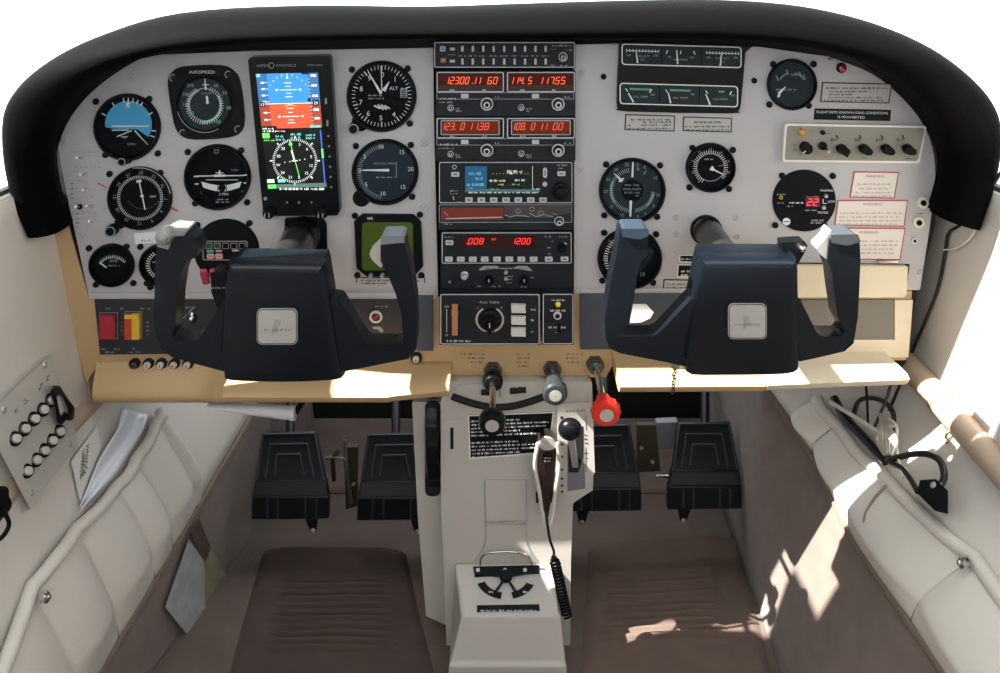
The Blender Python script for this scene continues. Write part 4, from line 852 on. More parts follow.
it.add(b, 'face_plate', bevel=.0008)
def rocker(u0, v0, u1, v1, m1, m2, lab):
    b = it.mb(); frame(b, u0-1.5, v0-1.5, u1+1.5, v1+1.5, .6, .0053, dim_ink, .8); it.add(b, 'switch_frame')
    b = it.mb(); um = (u0+u1)/2; vm = (v0+v1)/2
    b.prism([(u0, v0), (um, v0), (um, v1), (u0, v1)], .005, .011, m1, 1); b.prism([(um, v0), (u1, v0), (u1, v1), (um, v1)], .005, .011, m2, 1)
    b.prism([(u0, v0), (u1, v0), (u1, v0+4), (u0, v0+4)], .0112, .013, m1 if m1 is m2 else m2, .9); it.add(b, 'rocker_switch', label=lab, bevel=.0005)
rr = mat('rocker_red', 'a32a3c', .4); rocker(102.7, 312.3, 118, 335.8, rr, rr, 'red rocker switch'); rocker(127.6, 311.2, 142.2, 336.2, mat('rocker_orange', 'b8402c', .4), mat('rocker_yellow', 'd8b23c', .4), 'half orange, half yellow rocker switch')
b = it.mb(); b.lathe(376.5, 315, [(6.5, .005), (6.3, .008), (4.6, .0085), (4.4, .006)], mat('ring_white', 'd0ccc6', .4), 24); it.add(b, 'socket_ring', label='white ring'); b = it.mb(); b.lathe(376.5, 315, [(4.5, .006), (3.5, .0062), (1.5, .009), (.01, .0095)], mat('dark_red', '6e2c22', .4), 18); it.add(b, 'socket_centre', label='dark red centre')
b = it.mb(); b.poly([(373, 325), (381, 325), (384, 329), (382, 331), (378, 327.5), (374, 327.5)], .0054, dim_ink); it.add(b, 'emblem')
for k, u in enumerate((135.3, 148.9, 162, 175, 188.5, 416.5)):
    it = Item('circuit_breaker', ['leftmost circuit breaker button under the rocker switches, all dark', 'second circuit breaker button from the left on the tan panel', 'third circuit breaker button from the left on the tan panel', 'fourth circuit breaker button from the left on the tan panel', 'fifth circuit breaker button from the left, under the pilot yoke arm', 'lone round button on the tan panel under the pilot yoke right corner'][k], 'circuit breaker', u, 363 if k < 5 else 357, group='circuit breakers on the tan panel')
    v = 363 if k < 5 else 357
    b = it.mb(); b.lathe(u, v, [(5.9, 0), (5.7, .004), (4, .006), (3.5, .0055)], black_gloss, 22); it.add(b, 'collar')
    b = it.mb(); b.lathe(u, v, [(3.5, .004), (3.4, .009), (2.8, .0095), (.01, .0095)], mat('button_brown', '3a2a26', .4) if k == 0 else mat('button_ivory', 'c8bfae', .5), 18); b.line(u, v-1.5, u, v+1.5, .8, .0097, black_ink); it.add(b, 'button')
# glovebox
it = Item('glove_box_door', 'cream glove box door under the right instrument panel', 'door', 840, 280, df=.010)
b = it.mb(); b.prism([(768, 265.5), (908, 266.5), (906.5, 294), (904, 297.5), (768, 297.5)], .001, .010, cream); it.add(b, 'panel', bevel=.002)
b = it.mb(); b.box(880, 262.5, 900, 264.5, .0, .004, chrome); it.add(b, 'hinge')
it = Item('recess_panel', 'grey-brown recessed panel below the glove box door, behind the copilot right grip', 'panel', 830, 318)
b = it.mb(); b.box(745, 299, 893, 338, .001, .003, mat('recess_grey', '6a6660', .55)); it.add(b, 'plate')
it = Item('lower_trim_plate', 'cream trim plate at lower right, framing the grey-brown recessed panel', 'panel', 830, 345)
b = it.mb(); b.prism([(745, 338.5), (893.5, 338.5), (893.5, 299), (911.5, 299), (907, 356), (745, 356)], .0008, .0045, cream); it.add(b, 'plate')
# ================================================================== control yokes
def lathe3(m, o, ax, prof, mt, n=20):
    o = Vector(o); ax = Vector(ax).normalized(); a = ax.orthogonal().normalized(); b = ax.cross(a); vs = []
    for r, h in prof:
        for i in range(n):
            t = 2*math.pi*i/n; vs.append(o + ax*h + a*(r*math.cos(t)) + b*(r*math.sin(t)))
    m.raw(vs, [(j*n+i, j*n+(i+1) % n, (j+1)*n+(i+1) % n, (j+1)*n+i) for j in range(len(prof)-1) for i in range(n)], mt)
def yoke(label, cu, cv, hub, arms, badge, shaft, shaft_r, YF=-.205):
    it = Item('control_yoke', label, 'control yoke', cu, cv, YF); R = it.root.location
    # hub: bevelled box, front face leaning on the measured outline
    P = [Vector(it.mb().P(u, v, 0)) for u, v in hub]; c = sum(P, Vector())/len(P); ax, az = c.x, c.z
    def ring(y, k, dz=0): return [Vector((ax+(p.x-ax)*k, y, az+(p.z-az)*k + dz)) for p in P]
    m = MB(); m.loft([ring(.0, .90), ring(.001, .955), ring(.004, .985), ring(.010, 1.0), ring(.026, 1.0), ring(.030, .985)], navy)
    hb = m.build('hub', it.root, ang=28)
    m = MB(); m.loft([ring(.030, .93, .004), ring(.045, .93, .005), ring(.058, .90, .006), ring(.062, .8, .004)], navy); m.build('hub_back', it.root, ang=28)
    for arm in arms:
        b = it.mb(); b.prism(smooth2(arm+[arm[0]], 1)[:-1], -.036, -.004, navy); it.add(b, 'handle', bevel=.007, seg=4, ang=50)
    u0, v0, u1, v1 = badge
    b = it.mb(); b.prism(rrect(u0-2, v0-2, u1+2, v1+4, 7, 6), -.004, .0015, navy, .97); it.add(b, 'badge_surround', hb)
    b = it.mb(); b.prism(rrect(u0, v0, u1, v1, 5.5, 6), .001, .003, steel); b.band(rrect(u0+.6, v0+.6, u1-.6, v1-.6, 5.2, 6), rrect(u0+1.4, v0+1.4, u1-1.4, v1-1.4, 4.6, 6), .0032, black_ink); 
    um, vm = (u0+u1)/2, (v0+v1)/2
    b.poly([(um-3, vm-7), (um+4, vm-7), (um-1, vm+7), (um-4, vm+7)], .0032, mat('steel_glint', 'cfcfcf', .3, 1)); b.words(um-13, vm+2, um+13, 2.2, .0034, mat('steel_mark', '8f8f8d', .4, 1))  # slanted pale streak is a highlight painted on the badge
    it.add(b, 'badge', hb, label='brushed metal badge', bevel=.0005)
    s = atY(shaft[0], shaft[1], 0)-R
    m = MB(); m.tube([s+Vector((0, .0, 0)), Vector((s.x, -YF*.5, s.z)), Vector((s.x, .05, s.z))], shaft_r, mat('shaft_black', '2a2a2a', .3, .3), 24); m.build('shaft', it.root)
    return it, s, R
hubL = smooth2([(222, 368), (219, 360), (225, 270), (229, 266.5), (236, 265.5), (316, 266.5), (322, 268), (326, 273), (341.5, 368), (342, 378), (336, 382), (300, 384), (260, 384), (228, 382.5), (220.5, 378)], 2)[:-1]
aL = [(240, 374), (222, 373), (196, 366), (170, 358.5), (160, 350), (155, 338), (152.5, 322), (153.5, 275), (155, 248), (158, 238), (168, 232), (185, 233), (193, 240), (197, 251), (196, 258), (185, 263), (179, 276), (175.5, 300), (174, 327), (171, 336), (174, 342), (193, 343), (198, 340), (222, 303), (240, 303)]
aR = [(325, 300), (339, 301), (364, 342), (369, 346), (397, 346), (403, 341), (401, 315), (395, 295), (387, 276), (380, 262), (380, 248), (381, 238), (403.5, 237), (405, 248), (411, 272), (415.5, 300), (417, 325), (416.5, 350), (408, 360.5), (380, 366), (345, 373), (325, 375)]
it, s, R = yoke('pilot control yoke on the left, dark navy, with silver switch cap on its left grip', 279, 320, hubL, [aL, aR], (257.5, 307.5, 298, 343.5), (304, 233), .019)
b = it.mb(); b.lathe(165, 236, [(8.5, -.01), (8.5, .003), (7, .008), (5.5, .0085), (5.2, .012), (.01, .0135)], mat('worn_silver', '84847f', .45, .3), 24); it.add(b, 'push_to_talk_switch', label='worn silver push switch cap')
b = it.mb(); b.prism([(157, 236), (167, 230.5), (186, 232), (184, 236), (172, 237), (168, 250), (156.5, 247)], -.038, -.001, mat('worn_silver', '84847f', .45, .3)); it.add(b, 'grip_cap', bevel=.003, label='worn silver plate around the grip top')
b = it.mb(); b.prism([(380.5, 236.5), (403.8, 236), (404.5, 243), (380.5, 245)], -.038, -.001, mat('worn_navy_silver', '6c7178', .4)); it.add(b, 'grip_cap', bevel=.004, label='worn bluish silver grip top')
b = it.mb(); b.prism(smooth2([(381, 244), (374, 250), (368.5, 256), (370, 262), (376, 268), (381, 269.5), (381, 244)], 3)[:-1], -.030, -.010, steel); it.add(b, 'trigger', bevel=.005, seg=3, label='silver thumb trigger')
b = it.mb(); b.prism([(204, 280), (228, 279), (226, 322), (216, 330), (205, 300)], -.05, -.022, blackp); it.add(b, 'switch_box', bevel=.004)
b = it.mb(); b.words(203, 294.5, 222, 1.8, -.0215, dim_ink); it.add(b, 'switch_lettering')
for u, v in ((206, 275), (215.5, 274.5)):
    m = MB(); o = atY(u, v+6, -.165)-R; lathe3(m, o, (0, -.3, 1), [(.0042, -.002), (.0042, .010), (.0035, .0135), (.001, .0145)], mat('pink_plastic', 'b8405e', .4), 14); m.build('trim_button', it.root, label='pink-red button')
m = MB(); o = atY(191, 318, -.17)-R
lathe3(m, o, (.5, -1, .3), [(.006, -.004), (.006, .003), (.003, .005), (.003, .012), (.0005, .013)], chrome, 14); m.build('cable_fitting', it.root)
m = MB(); P = [atY(u, v, -.17)-R for u, v in ((181, 283), (178, 292), (179, 300), (176, 312), (178, 326))]; m.tube(smooth_path(P, 5), .0025, chrome, 8); m.build('switch_wire', it.root)
hubR = smooth2([(688, 362), (684, 352), (700, 268), (704, 262.5), (711, 261), (790, 261), (796, 262.5), (799.5, 268), (800.5, 355), (801, 368), (795, 375), (770, 377), (720, 377.5), (692, 377), (684.5, 371)], 2)[:-1]
bL = [(705, 368), (686, 368), (652, 361), (621, 355), (610, 350), (606, 340), (605.5, 320), (611, 284), (617, 255), (621, 232), (625, 229.5), (647, 229.5), (649, 233), (648.5, 257), (642, 262), (638, 275), (634.5, 300), (630, 325), (622, 333), (618, 336), (622, 338), (654, 338), (660, 335), (692, 301), (705, 300)]
bR = [(785, 299), (801, 300), (818, 334), (823, 338), (843, 338), (846, 333), (839.5, 320), (836, 296), (833.5, 275), (829, 262), (830, 250), (832, 236), (857, 235.5), (861, 240), (862, 262), (859.5, 318), (855, 345), (846, 353), (820, 359), (802, 363), (785, 364)]
it, s, R = yoke('copilot control yoke on the right, dark navy, with a polished badge and bracket', 745, 318, hubR, [bL, bR], (727.5, 302.5, 766, 338), (707, 231), .0165)
b = it.mb(); b.prism([(622, 229), (648.5, 229), (649, 236), (640, 240), (622, 237)], -.038, -.001, mat('cap_navy_blue', '2a3644', .4, spec=.3)); it.add(b, 'grip_cap', bevel=.004, label='blue-grey grip top')  # grip top in a paler tone than the handle
b = it.mb(); b.prism([(831.5, 235), (858, 234.5), (861.5, 242), (848, 246), (831, 243)], -.038, -.001, mat('cap_grey', '41464b', .4, spec=.3)); it.add(b, 'grip_cap', bevel=.004, label='grey grip top')  # greyer, paler top than the navy handle
b = it.mb(); b.prism(smooth2([(834, 232), (827, 243), (820, 250), (822, 256), (829, 262), (835, 266), (834, 232)], 3)[:-1], -.030, -.008, steel); it.add(b, 'trigger', bevel=.005, seg=3, label='silver thumb trigger')
b = it.mb(); b.prism([(648, 262), (656, 256), (654, 262), (640, 278), (636, 280)], -.030, -.012, navy); it.add(b, 'trigger', bevel=.003)
b = it.mb(); b.prism([(790, 252), (814, 250.5), (817, 255), (814, 262), (802, 283), (797, 283)], -.05, -.030, blackp); it.add(b, 'bracket', bevel=.002)
b = it.mb(); b.lathe(809.5, 256.5, [(5, -.03), (4.8, -.026), (3, -.022), (.01, -.0205)], chrome, 18); it.add(b, 'bracket_knob', label='chrome knob')
# yoke shaft collars on the panel
it = Item('shaft_boot', 'black rubber boot around the pilot yoke shaft, under the tall flight display', 'boot', 304, 228)
b = it.mb(); b.prism([(286, 217), (322, 216), (327, 222), (328, 248), (289, 250), (285, 244)], 0, .006, blackp); it.add(b, 'back_plate', bevel=.002)
b = it.mb(); b.lathe(304, 232, [(18, .006), (18.5, .016), (16, .02), (17.5, .028), (15.8, .034), (15.8, .005)], black_gloss, 32); it.add(b, 'bellows', ang=60)
it = Item('shaft_collar', 'black round collar where the copilot yoke shaft enters the grey panel', 'collar', 706, 229)
b = it.mb(); b.lathe(706, 230, [(16, 0), (16, .004), (15, .006), (13.8, .006), (13.8, .001)], black_gloss, 36); it.add(b, 'ring')
# key and chain hanging from the shaft lock
it = Item('key_chain', 'short dark twisted chain hanging below the copilot yoke', 'chain', 675, 368, -.15)
m = MB(); 
for k in range(9):
    p = Vector((.0008*math.sin(k*2.1), 0, -.0038*k)); n = 10; a = (k % 2)*math.pi/2+.4
    m.tube([p+Vector((.0019*math.cos(t)*math.cos(a), .0019*math.cos(t)*math.sin(a), .0028*math.sin(t))) for t in [2*math.pi*i/n for i in range(n+1)]], .0007, mat('dark_metal', '55544a', .35, .9), 6)
m.build('links', it.root); m = MB(); lathe3(m, (0, 0, .004), (0, 0, 1), [(.0052, -.003), (.0056, .002), (.004, .006), (.0005, .007)], mat('grey_green_metal', '8d9484', .4, .6), 12); m.build('lock_cap', it.root)
it = Item('paper_tag', 'bright white tag behind the left arm of the copilot yoke', 'tag', 641, 313, -.06)
b = it.mb(); b.prism([(632, 304), (646, 304), (653.5, 312), (650, 318), (641, 322), (630, 322.5)], 0, .0012, mat('bright_white', 'ecebe8', .6)); it.add(b, 'sheet')

# ================================================================== engine controls
def push_pull(name, label, nut, Yk, r, mt, collar=None, prof=None, rodr=.004, end=None):
    it = Item(name, label, 'engine control', nut[0], nut[1], 0)
    b = it.mb(); nm = mat('dark_steel', '5b5d5e', .35, .8)
    b.cyl(nut[0], nut[1], 9.5, 0, .012, nm, 6, .93); b.cyl(nut[0], nut[1], 7, .012, .017, nm, 20); it.add(b, 'nut', bevel=.0008)
    m = MB(); m.tube([(0, -.012, 0), (0, Yk*.5, 0), (0, Yk, 0)], rodr, chrome, 12); m.build('rod', it.root)
    if collar: m = MB(); lathe3(m, (0, collar[0], 0), (0, -1, 0), [(collar[1]*.6, -.008), (collar[1], -.004), (collar[1], .006), (collar[1]*.8, .010), (.004, .011)], collar[2], 24); m.build('friction_collar', it.root)
    kn = MB(); pr = prof or [(.006, -.022), (.008, -.018), (r*.8, -.010), (r, -.004), (r, .006), (r*.9, .011), (r*.62, .012)]
    n = 28; o = Vector((0, Yk, 0)); lathe3(kn, o, (0, -1, 0), pr+[(.0005, pr[-1][1])], mt, 32); kb = kn.build('knob', it.root, ang=40)
    m = MB(); lathe3(m, o, (0, -1, 0), [(r*.5, pr[-1][1]-.002), (r*.5, pr[-1][1]+.0006), (.0005, pr[-1][1]+.0008)], end or steel, 20); m.build('end_disc', kb, label='brushed steel end disc')
    return it
push_pull('throttle_control', 'black throttle knob on a long chrome rod, left of the three engine controls', (493, 369), -.138, .0158, black_gloss, (-.034, .013, black_gloss))
gm = mat('grey_blue_plastic', '33393c', .3, .3)
pr = [(.0095, -.034), (.0095, -.030), (.0105, -.028), (.0105, -.012), (.0145, -.008), (.0155, -.004), (.0145, -.001), (.0155, .002), (.0145, .005), (.0155, .008), (.0135, .012), (.010, .0125)]
push_pull('propeller_control', 'grey ribbed propeller control knob, middle of the three engine controls', (552, 368), -.066, .0155, gm, prof=pr)
rd = mat('mixture_red', 'c8281c', .38)
it = push_pull('mixture_control', 'bright red mixture knob on a chrome rod, right of the three engine controls', (595, 363), -.130, .0165, rd, prof=[(.0065, -.034), (.008, -.032), (.0085, -.016), (.013, -.010), (.0165, -.005), (.0165, .006), (.0145, .0105), (.0095, .011)])
b = MB()
for k in range(14):
    t = 2*math.pi*k/14; c = Vector((.0163*math.cos(t), -.130, .0160*math.sin(t))); lathe3(b, c, (0, -1, 0), [(.0016, -.004), (.0016, .005), (.0005, .006)], rd, 8)
b.build('grip_ribs', it.root)

# ================================================================== pedestal
it = Item('centre_pedestal', 'pale grey plastic centre pedestal between the two footwells', 'pedestal', 510, 470, -.02)
R = it.root.location
m = it.mb()
m.prism([(449, 382), (592, 382), (594, 440), (593, 490), (573, 503), (571, 560), (570, 660), (447, 660), (441, 500), (441, 400)], -.24, 0, ped_white)
it.add(m, 'front_plate', bevel=.003)
m = MB(-.02+.03, R); m.prism([(412, 402), (445, 402), (452, 628), (426, 616), (418, 520)], -.2, 0, ped_white); m.build('side_cover', it.root, bevel=.003)
b = it.mb(); b.band(smooth2([(484, 480), (484.5, 500), (485, 519), (485, 540), (480, 552), (474, 561)], 3), smooth2([(485.2, 480), (485.7, 500), (486.2, 519), (486.2, 540), (481.4, 552), (475.6, 561)], 3), .0006, dim_ink, False)
b.band(smooth2([(526, 480), (526, 500), (526, 519), (526, 540), (530, 552), (537, 561)], 3), smooth2([(527, 480), (527, 500), (527, 519), (527.2, 540), (531.4, 552), (538.6, 561)], 3), .0006, dim_ink, False)
it.add(b, 'moulding_seam')
b = it.mb(); b.prism([(485.5, 479), (526, 479), (526, 519), (486, 519.5)], 0, .003, ped_white); it.add(b, 'raised_pad', bevel=.0015)
b = it.mb(); b.tube([Vector(b.P(u, v, .004)) for u, v in ((486, 521.5), (526, 521))], .0014, chrome, 8); it.add(b, 'hinge_pin')
def slot(u0, v0, u1, v1, w, curve=0):
    n = 12; A = [(u0+(u1-u0)*i/n, v0+(v1-v0)*i/n+curve*math.sin(math.pi*i/n)) for i in range(n+1)]
    b = it.mb(); pts = [b.P(u, v, .0006) for u, v in A]; b.tube(pts, w, under, 8); it.add(b, 'slot')
slot(481, 392, 494, 392.5, .0042); slot(510, 391, 526, 389.5, .0042); slot(452, 428, 452, 448, .0022)
slot(452, 396, 545, 396, .0052, 11)
b = it.mb(); b.prism([(443, 420), (462, 419), (464, 460), (443.5, 462)], 0, .0015, ped_white); it.add(b, 'cover_plate', bevel=.001)
slot(452, 427, 452, 448, .0026)
b = it.mb(); b.line(500, 388, 500, 397, .8, .0015, black_ink); b.words(510, 386.5, 524, 1.8, .0008, black_ink)
for (u, v, w) in ((458, 386, 20),): b.line(451, 392, 460, 384, .7, .0008, dim_ink); b.line(460, 384, 480, 383, .7, .0008, dim_ink)
it.add(b, 'printed_marks')
b = MB(.01, it.base); b.prism(rrect(425, 401, 440.5, 496, 6), -.001, .0012, under); b.build('wheel_slot', it.root, label='black slot')
# trim wheel
t = Item('trim_wheel', 'black knurled elevator trim wheel standing in a slot left of the pedestal', 'wheel', 433, 448, 0.01)
m = MB(); rw = .106; c = Vector((0, .085, 0)); prof = []
vs = []; n = 72; cs = [(-.010, rw*.93), (-.008, rw), (-.003, rw*1.01), (.003, rw*1.01), (.008, rw), (.010, rw*.93), (.006, rw*.85), (-.006, rw*.85)]
for i in range(n):
    a = 2*math.pi*i/n; k = 1.0 if i % 3 else .965
    for x, r in cs: vs.append(c+Vector((x, -math.cos(a)*r*k, math.sin(a)*r*k)))
m.raw(vs, [(i*8+j, i*8+(j+1) % 8, ((i+1) % n)*8+(j+1) % 8, ((i+1) % n)*8+j) for i in range(n) for j in range(8)], black_gloss)
m.build('rim', t.root, ang=50); m = MB(); lathe3(m, c, (1, 0, 0), [(.001, -.004), (rw*.9, -.004), (rw*.9, .004), (.001, .004)], blackp, 40); m.build('web', t.root)
# emergency placard
it2 = placard('black operating-limits placard with fine white print on the pedestal, behind the throttle', [(468, 415), (554, 411.5), (549, 452), (469.5, 459)], 'black', [], Y=-.02)
b = it2.mb()
for i in range(11):
    if i in (5,): continue
    v = 419+i*3.6; b.words(471+i*.1, v+1.2, 549-i*.3 if i % 3 else 520, 1.7, .001, white_ink, rot=2.3)
it2.add(b, 'lettering', label='fine white print')
# flap selector
t = Item('flap_selector', 'white flap selector plate with a black knob lever in its slot, right side of pedestal', 'lever', 576, 448, -.02)
b = t.mb(); b.prism([(557, 402), (592, 400), (594.5, 470), (586, 487), (567, 493), (557, 490)], .0005, .006, ped_white); t.add(b, 'gate_plate', bevel=.003)
b = t.mb(); b.poly([(567, 425), (583, 424), (585, 486), (567, 489)], .0062, mat('slot_grey', '6e6d78', .6)); b.poly([(568, 425), (583, 424), (583, 455), (578, 470), (568, 470)], .0063, under)
for i, v in enumerate((441, 453, 466, 475, 482, 488)): b.poly([(560.5, v), (563, v), (563, v+2.2), (560.5, v+2.2)], .0063, black_ink)
b.text('WING FLAPS', 575, 408.5, 2.3, .0063, black_ink, w=20, rot=3); b.line(585.5, 412, 586, 428, .7, .0063, black_ink); b.line(585.5, 445, 585.5, 470, .7, .0063, black_ink)
for v in (432, 436, 440, 450, 455): b.words(584, v, 588, 1.6, .0063, black_ink)
b.poly([(560, 414), (563, 414), (563, 417), (560, 417)], .0063, black_ink)
t.add(b, 'slot', label='dark slot with printed position marks')
m = MB(); o = atY(576, 470, -.02)-t.base; k = atY(570, 429, -.075)-t.base; m.loft([[o+Vector((x, 0, z)) for x, z in ((-.004, -.004), (.004, -.004), (.004, .004), (-.004, .004))], [k+Vector((x, .004, z)) for x, z in ((-.004, -.004), (.004, -.004), (.004, .004), (-.004, .004))]], steel); m.build('lever_arm', t.root)
m = MB(); lathe3(m, k, (-.15, -1, .15), [(.004, -.010), (.012, -.008), (.0148, -.002), (.0145, .004), (.011, .009), (.005, .0112), (.0004, .0115)], black_gloss, 28); m.build('lever_knob', t.root, ang=50)
# microphone on its bracket
t = Item('hand_microphone', 'dark brown hand microphone with chrome edges, clipped to the pedestal', 'microphone', 545, 468, -.03)
b = t.mb(); o = smooth2([(538, 434), (541, 429), (547, 428), (553, 431), (556, 438), (555.5, 452), (552.5, 480), (549.5, 498), (547, 511), (545.5, 511), (541.5, 498), (537.5, 480), (535.5, 452), (538, 434)], 3)[:-1]
brown = mat('mic_brown', '1e1310', .4); b.prism(o, .001, .024, brown, .93); mb_ = t.add(b, 'body', bevel=.002, seg=3, label='dark brown body')
b = t.mb(); b.prism(smooth2([(537, 434), (541, 428), (547, 427), (553, 430), (556, 436), (551, 440), (541, 440), (537, 434)], 3)[:-1], .022, .0265, steel, .9); t.add(b, 'speaker_cap', bevel=.0015, label='steel cap')
b = t.mb(); b.box(541.5, 443, 551.5, 452, .0235, .0255, black_gloss, 1); b.words(543, 447, 550, 1.5, .0258, white_ink); b.words(543, 450, 550, 1.5, .0258, white_ink); t.add(b, 'talk_button')
for A in (((537.5, 431), (534, 452), (538.5, 480), (541, 499), (543, 512)), ((556, 431), (558, 452), (554, 480), (551.5, 499), (549, 512))):
    b = t.mb(); b.tube(smooth_path([b.P(u, v, .030) for u, v in A], 5), .0026, mat('bright_wire', 'd2cec8', .25, .3), 8); t.add(b, 'chrome_edge')
for u, v in ((537.5, 491), (552.5, 491)): b = t.mb(); b.box(u-2, v-3.5, u+2, v+3.5, .010, .020, blackp); t.add(b, 'clip')
m = MB(); P = smooth_path([atY(u, v, Y)-t.base for u, v, Y in ((546, 511, -.045), (547.5, 525, -.05), (550, 540, -.05), (554, 552, -.045), (552.5, 558, -.045))], 8)
m.tube(P, .0019, blackp, 8); cord = m.build('cord', t.root)
m = MB(); a = atY(553.5, 556, -.05)-t.base; c = atY(567, 616, -.06)-t.base; P = []; n = 19*12
ax = (c-a).normalized(); u_ = ax.orthogonal().normalized(); v_ = ax.cross(u_)
for i in range(n+1):
    f = i/n; w = 2*math.pi*19*f; r = .0062*min(1, 8*f+.2); P.append(a.lerp(c, f)+u_*(r*math.cos(w))+v_*(r*math.sin(w)))
m.tube(P, .0019, blackp, 6); m.build('coil', cord)
# console with fuel selector
t = Item('fuel_selector_console', 'low pale console at the foot of the pedestal carrying the round fuel selector', 'console', 506, 590, -.06)
R = t.base
def cs(k):                                                     # k: 0 left, 1 right
    f = lambda ul, ur, v, Y: atY(ul+(ur-ul)*k, v, Y)-R
    return [f(455, 554, 563, -.021), f(463, 559, 611, -.078), f(461, 561, 616, -.084), f(449.5, 566, 662, -.100), f(448, 567, 666, -.106), f(448, 567, 684, -.106), f(450, 566, 700, -.021)]
m = MB(); m.loft([cs(i/6) for i in range(7)], ped_white); m.build('housing', t.root, bevel=.004, seg=3)
A3 = cs(0); B3 = cs(1); ex = (B3[0]-A3[0]).normalized(); ey = (A3[1]-A3[0]).normalized(); nn = ex.cross(ey).normalized(); nn = nn if nn.z > 0 else -nn
def hitp(u, v, d=0):                                            # measured point on the sloping top
    r = ray(u, v); p0 = A3[0]+R; q = (p0-CAM).dot(nn)/r.dot(nn); return CAM+r*q-R+nn*d
class SMB(MB):
    def P(s, u, v, d): return tuple(hitp(u, v, d))
    def k(s, u, v): return 1.0
b = SMB(); b.prism([(473, 567), (539, 565.5), (539, 574), (475, 577.5)], .0005, .002, blackp); 
for u in (478, 505, 525): b.cyl(u, 570.5, 2, .002, .003, steel, 12)
b.build('valve_plate', t.root)
def earc(cx, cy, rx, ry, a0, a1, n=16): return [(cx+rx*math.cos(math.radians(a0+(a1-a0)*i/n)), cy+ry*math.sin(math.radians(a0+(a1-a0)*i/n))) for i in range(n+1)]
for a0, a1, lab in ((100, 162, 'left'), (22, 76, 'right')):
    b = SMB(); b.prism(earc(506, 577, 30, 22.5, a0, a1)+earc(506, 577, 22, 16, a1, a0), .0005, .0018, blackp); b.words(*earc(506, 577, 26, 19, (a0+a1)/2, a1)[0], earc(506, 577, 26, 19, (a0+a1)/2, a1)[0][0]+4, 2, .002, white_ink); b.build('selector_arc', t.root)
b = SMB(); b.band(earc(506, 577, 34, 25, -20, 200, 40), earc(506, 577, 33.3, 24.5, -20, 200, 40), .0006, bmn, False)
for a in (-10, 10, 60, 85, 95, 120, 170, 190): e = earc(506, 577, 22, 16, a, a+1, 1)[0]; b.line(506, 577, e[0], e[1], .9, .0006, black_ink if a in (60, 120) else bmn)
b.build('selector_markings', t.root)
m = MB(); c = hitp(506, 577); lathe3(m, c, nn, [(.009, 0), (.009, .006), (.007, .009), (.0004, .0095)], blackp, 24)
for u, v in ((476, 575), (537, 573), (495, 595), (516, 595)):
    e = hitp(u, v, .004); d = (e-c).normalized(); w = nn.cross(d)*.0022; m.loft([[c+w+nn*.002, c-w+nn*.002, c-w+nn*.007, c+w+nn*.007], [e+w*.4, e-w*.4, e-w*.4+nn*.003, e+w*.4+nn*.003]], blackp)
m.build('selector_handle', t.root)
b = SMB(); b.prism([(477, 605.5), (539, 604.5), (540, 611), (477, 612.5)], .0005, .0015, blackp); b.words(480, 610, 537, 2.6, .0018, bmn); b.build('placard_strip', t.root)
m = MB(); m.tube(smooth_path([atY(u, v, Y)-R for u, v, Y in ((480, 565, -.03), (481, 558, -.034), (487, 553.5, -.036), (505, 552, -.036), (523, 553.5, -.036), (530, 558, -.034), (532, 564, -.03))], 5), .0015, chrome, 8); m.build('wire_loop', t.root)
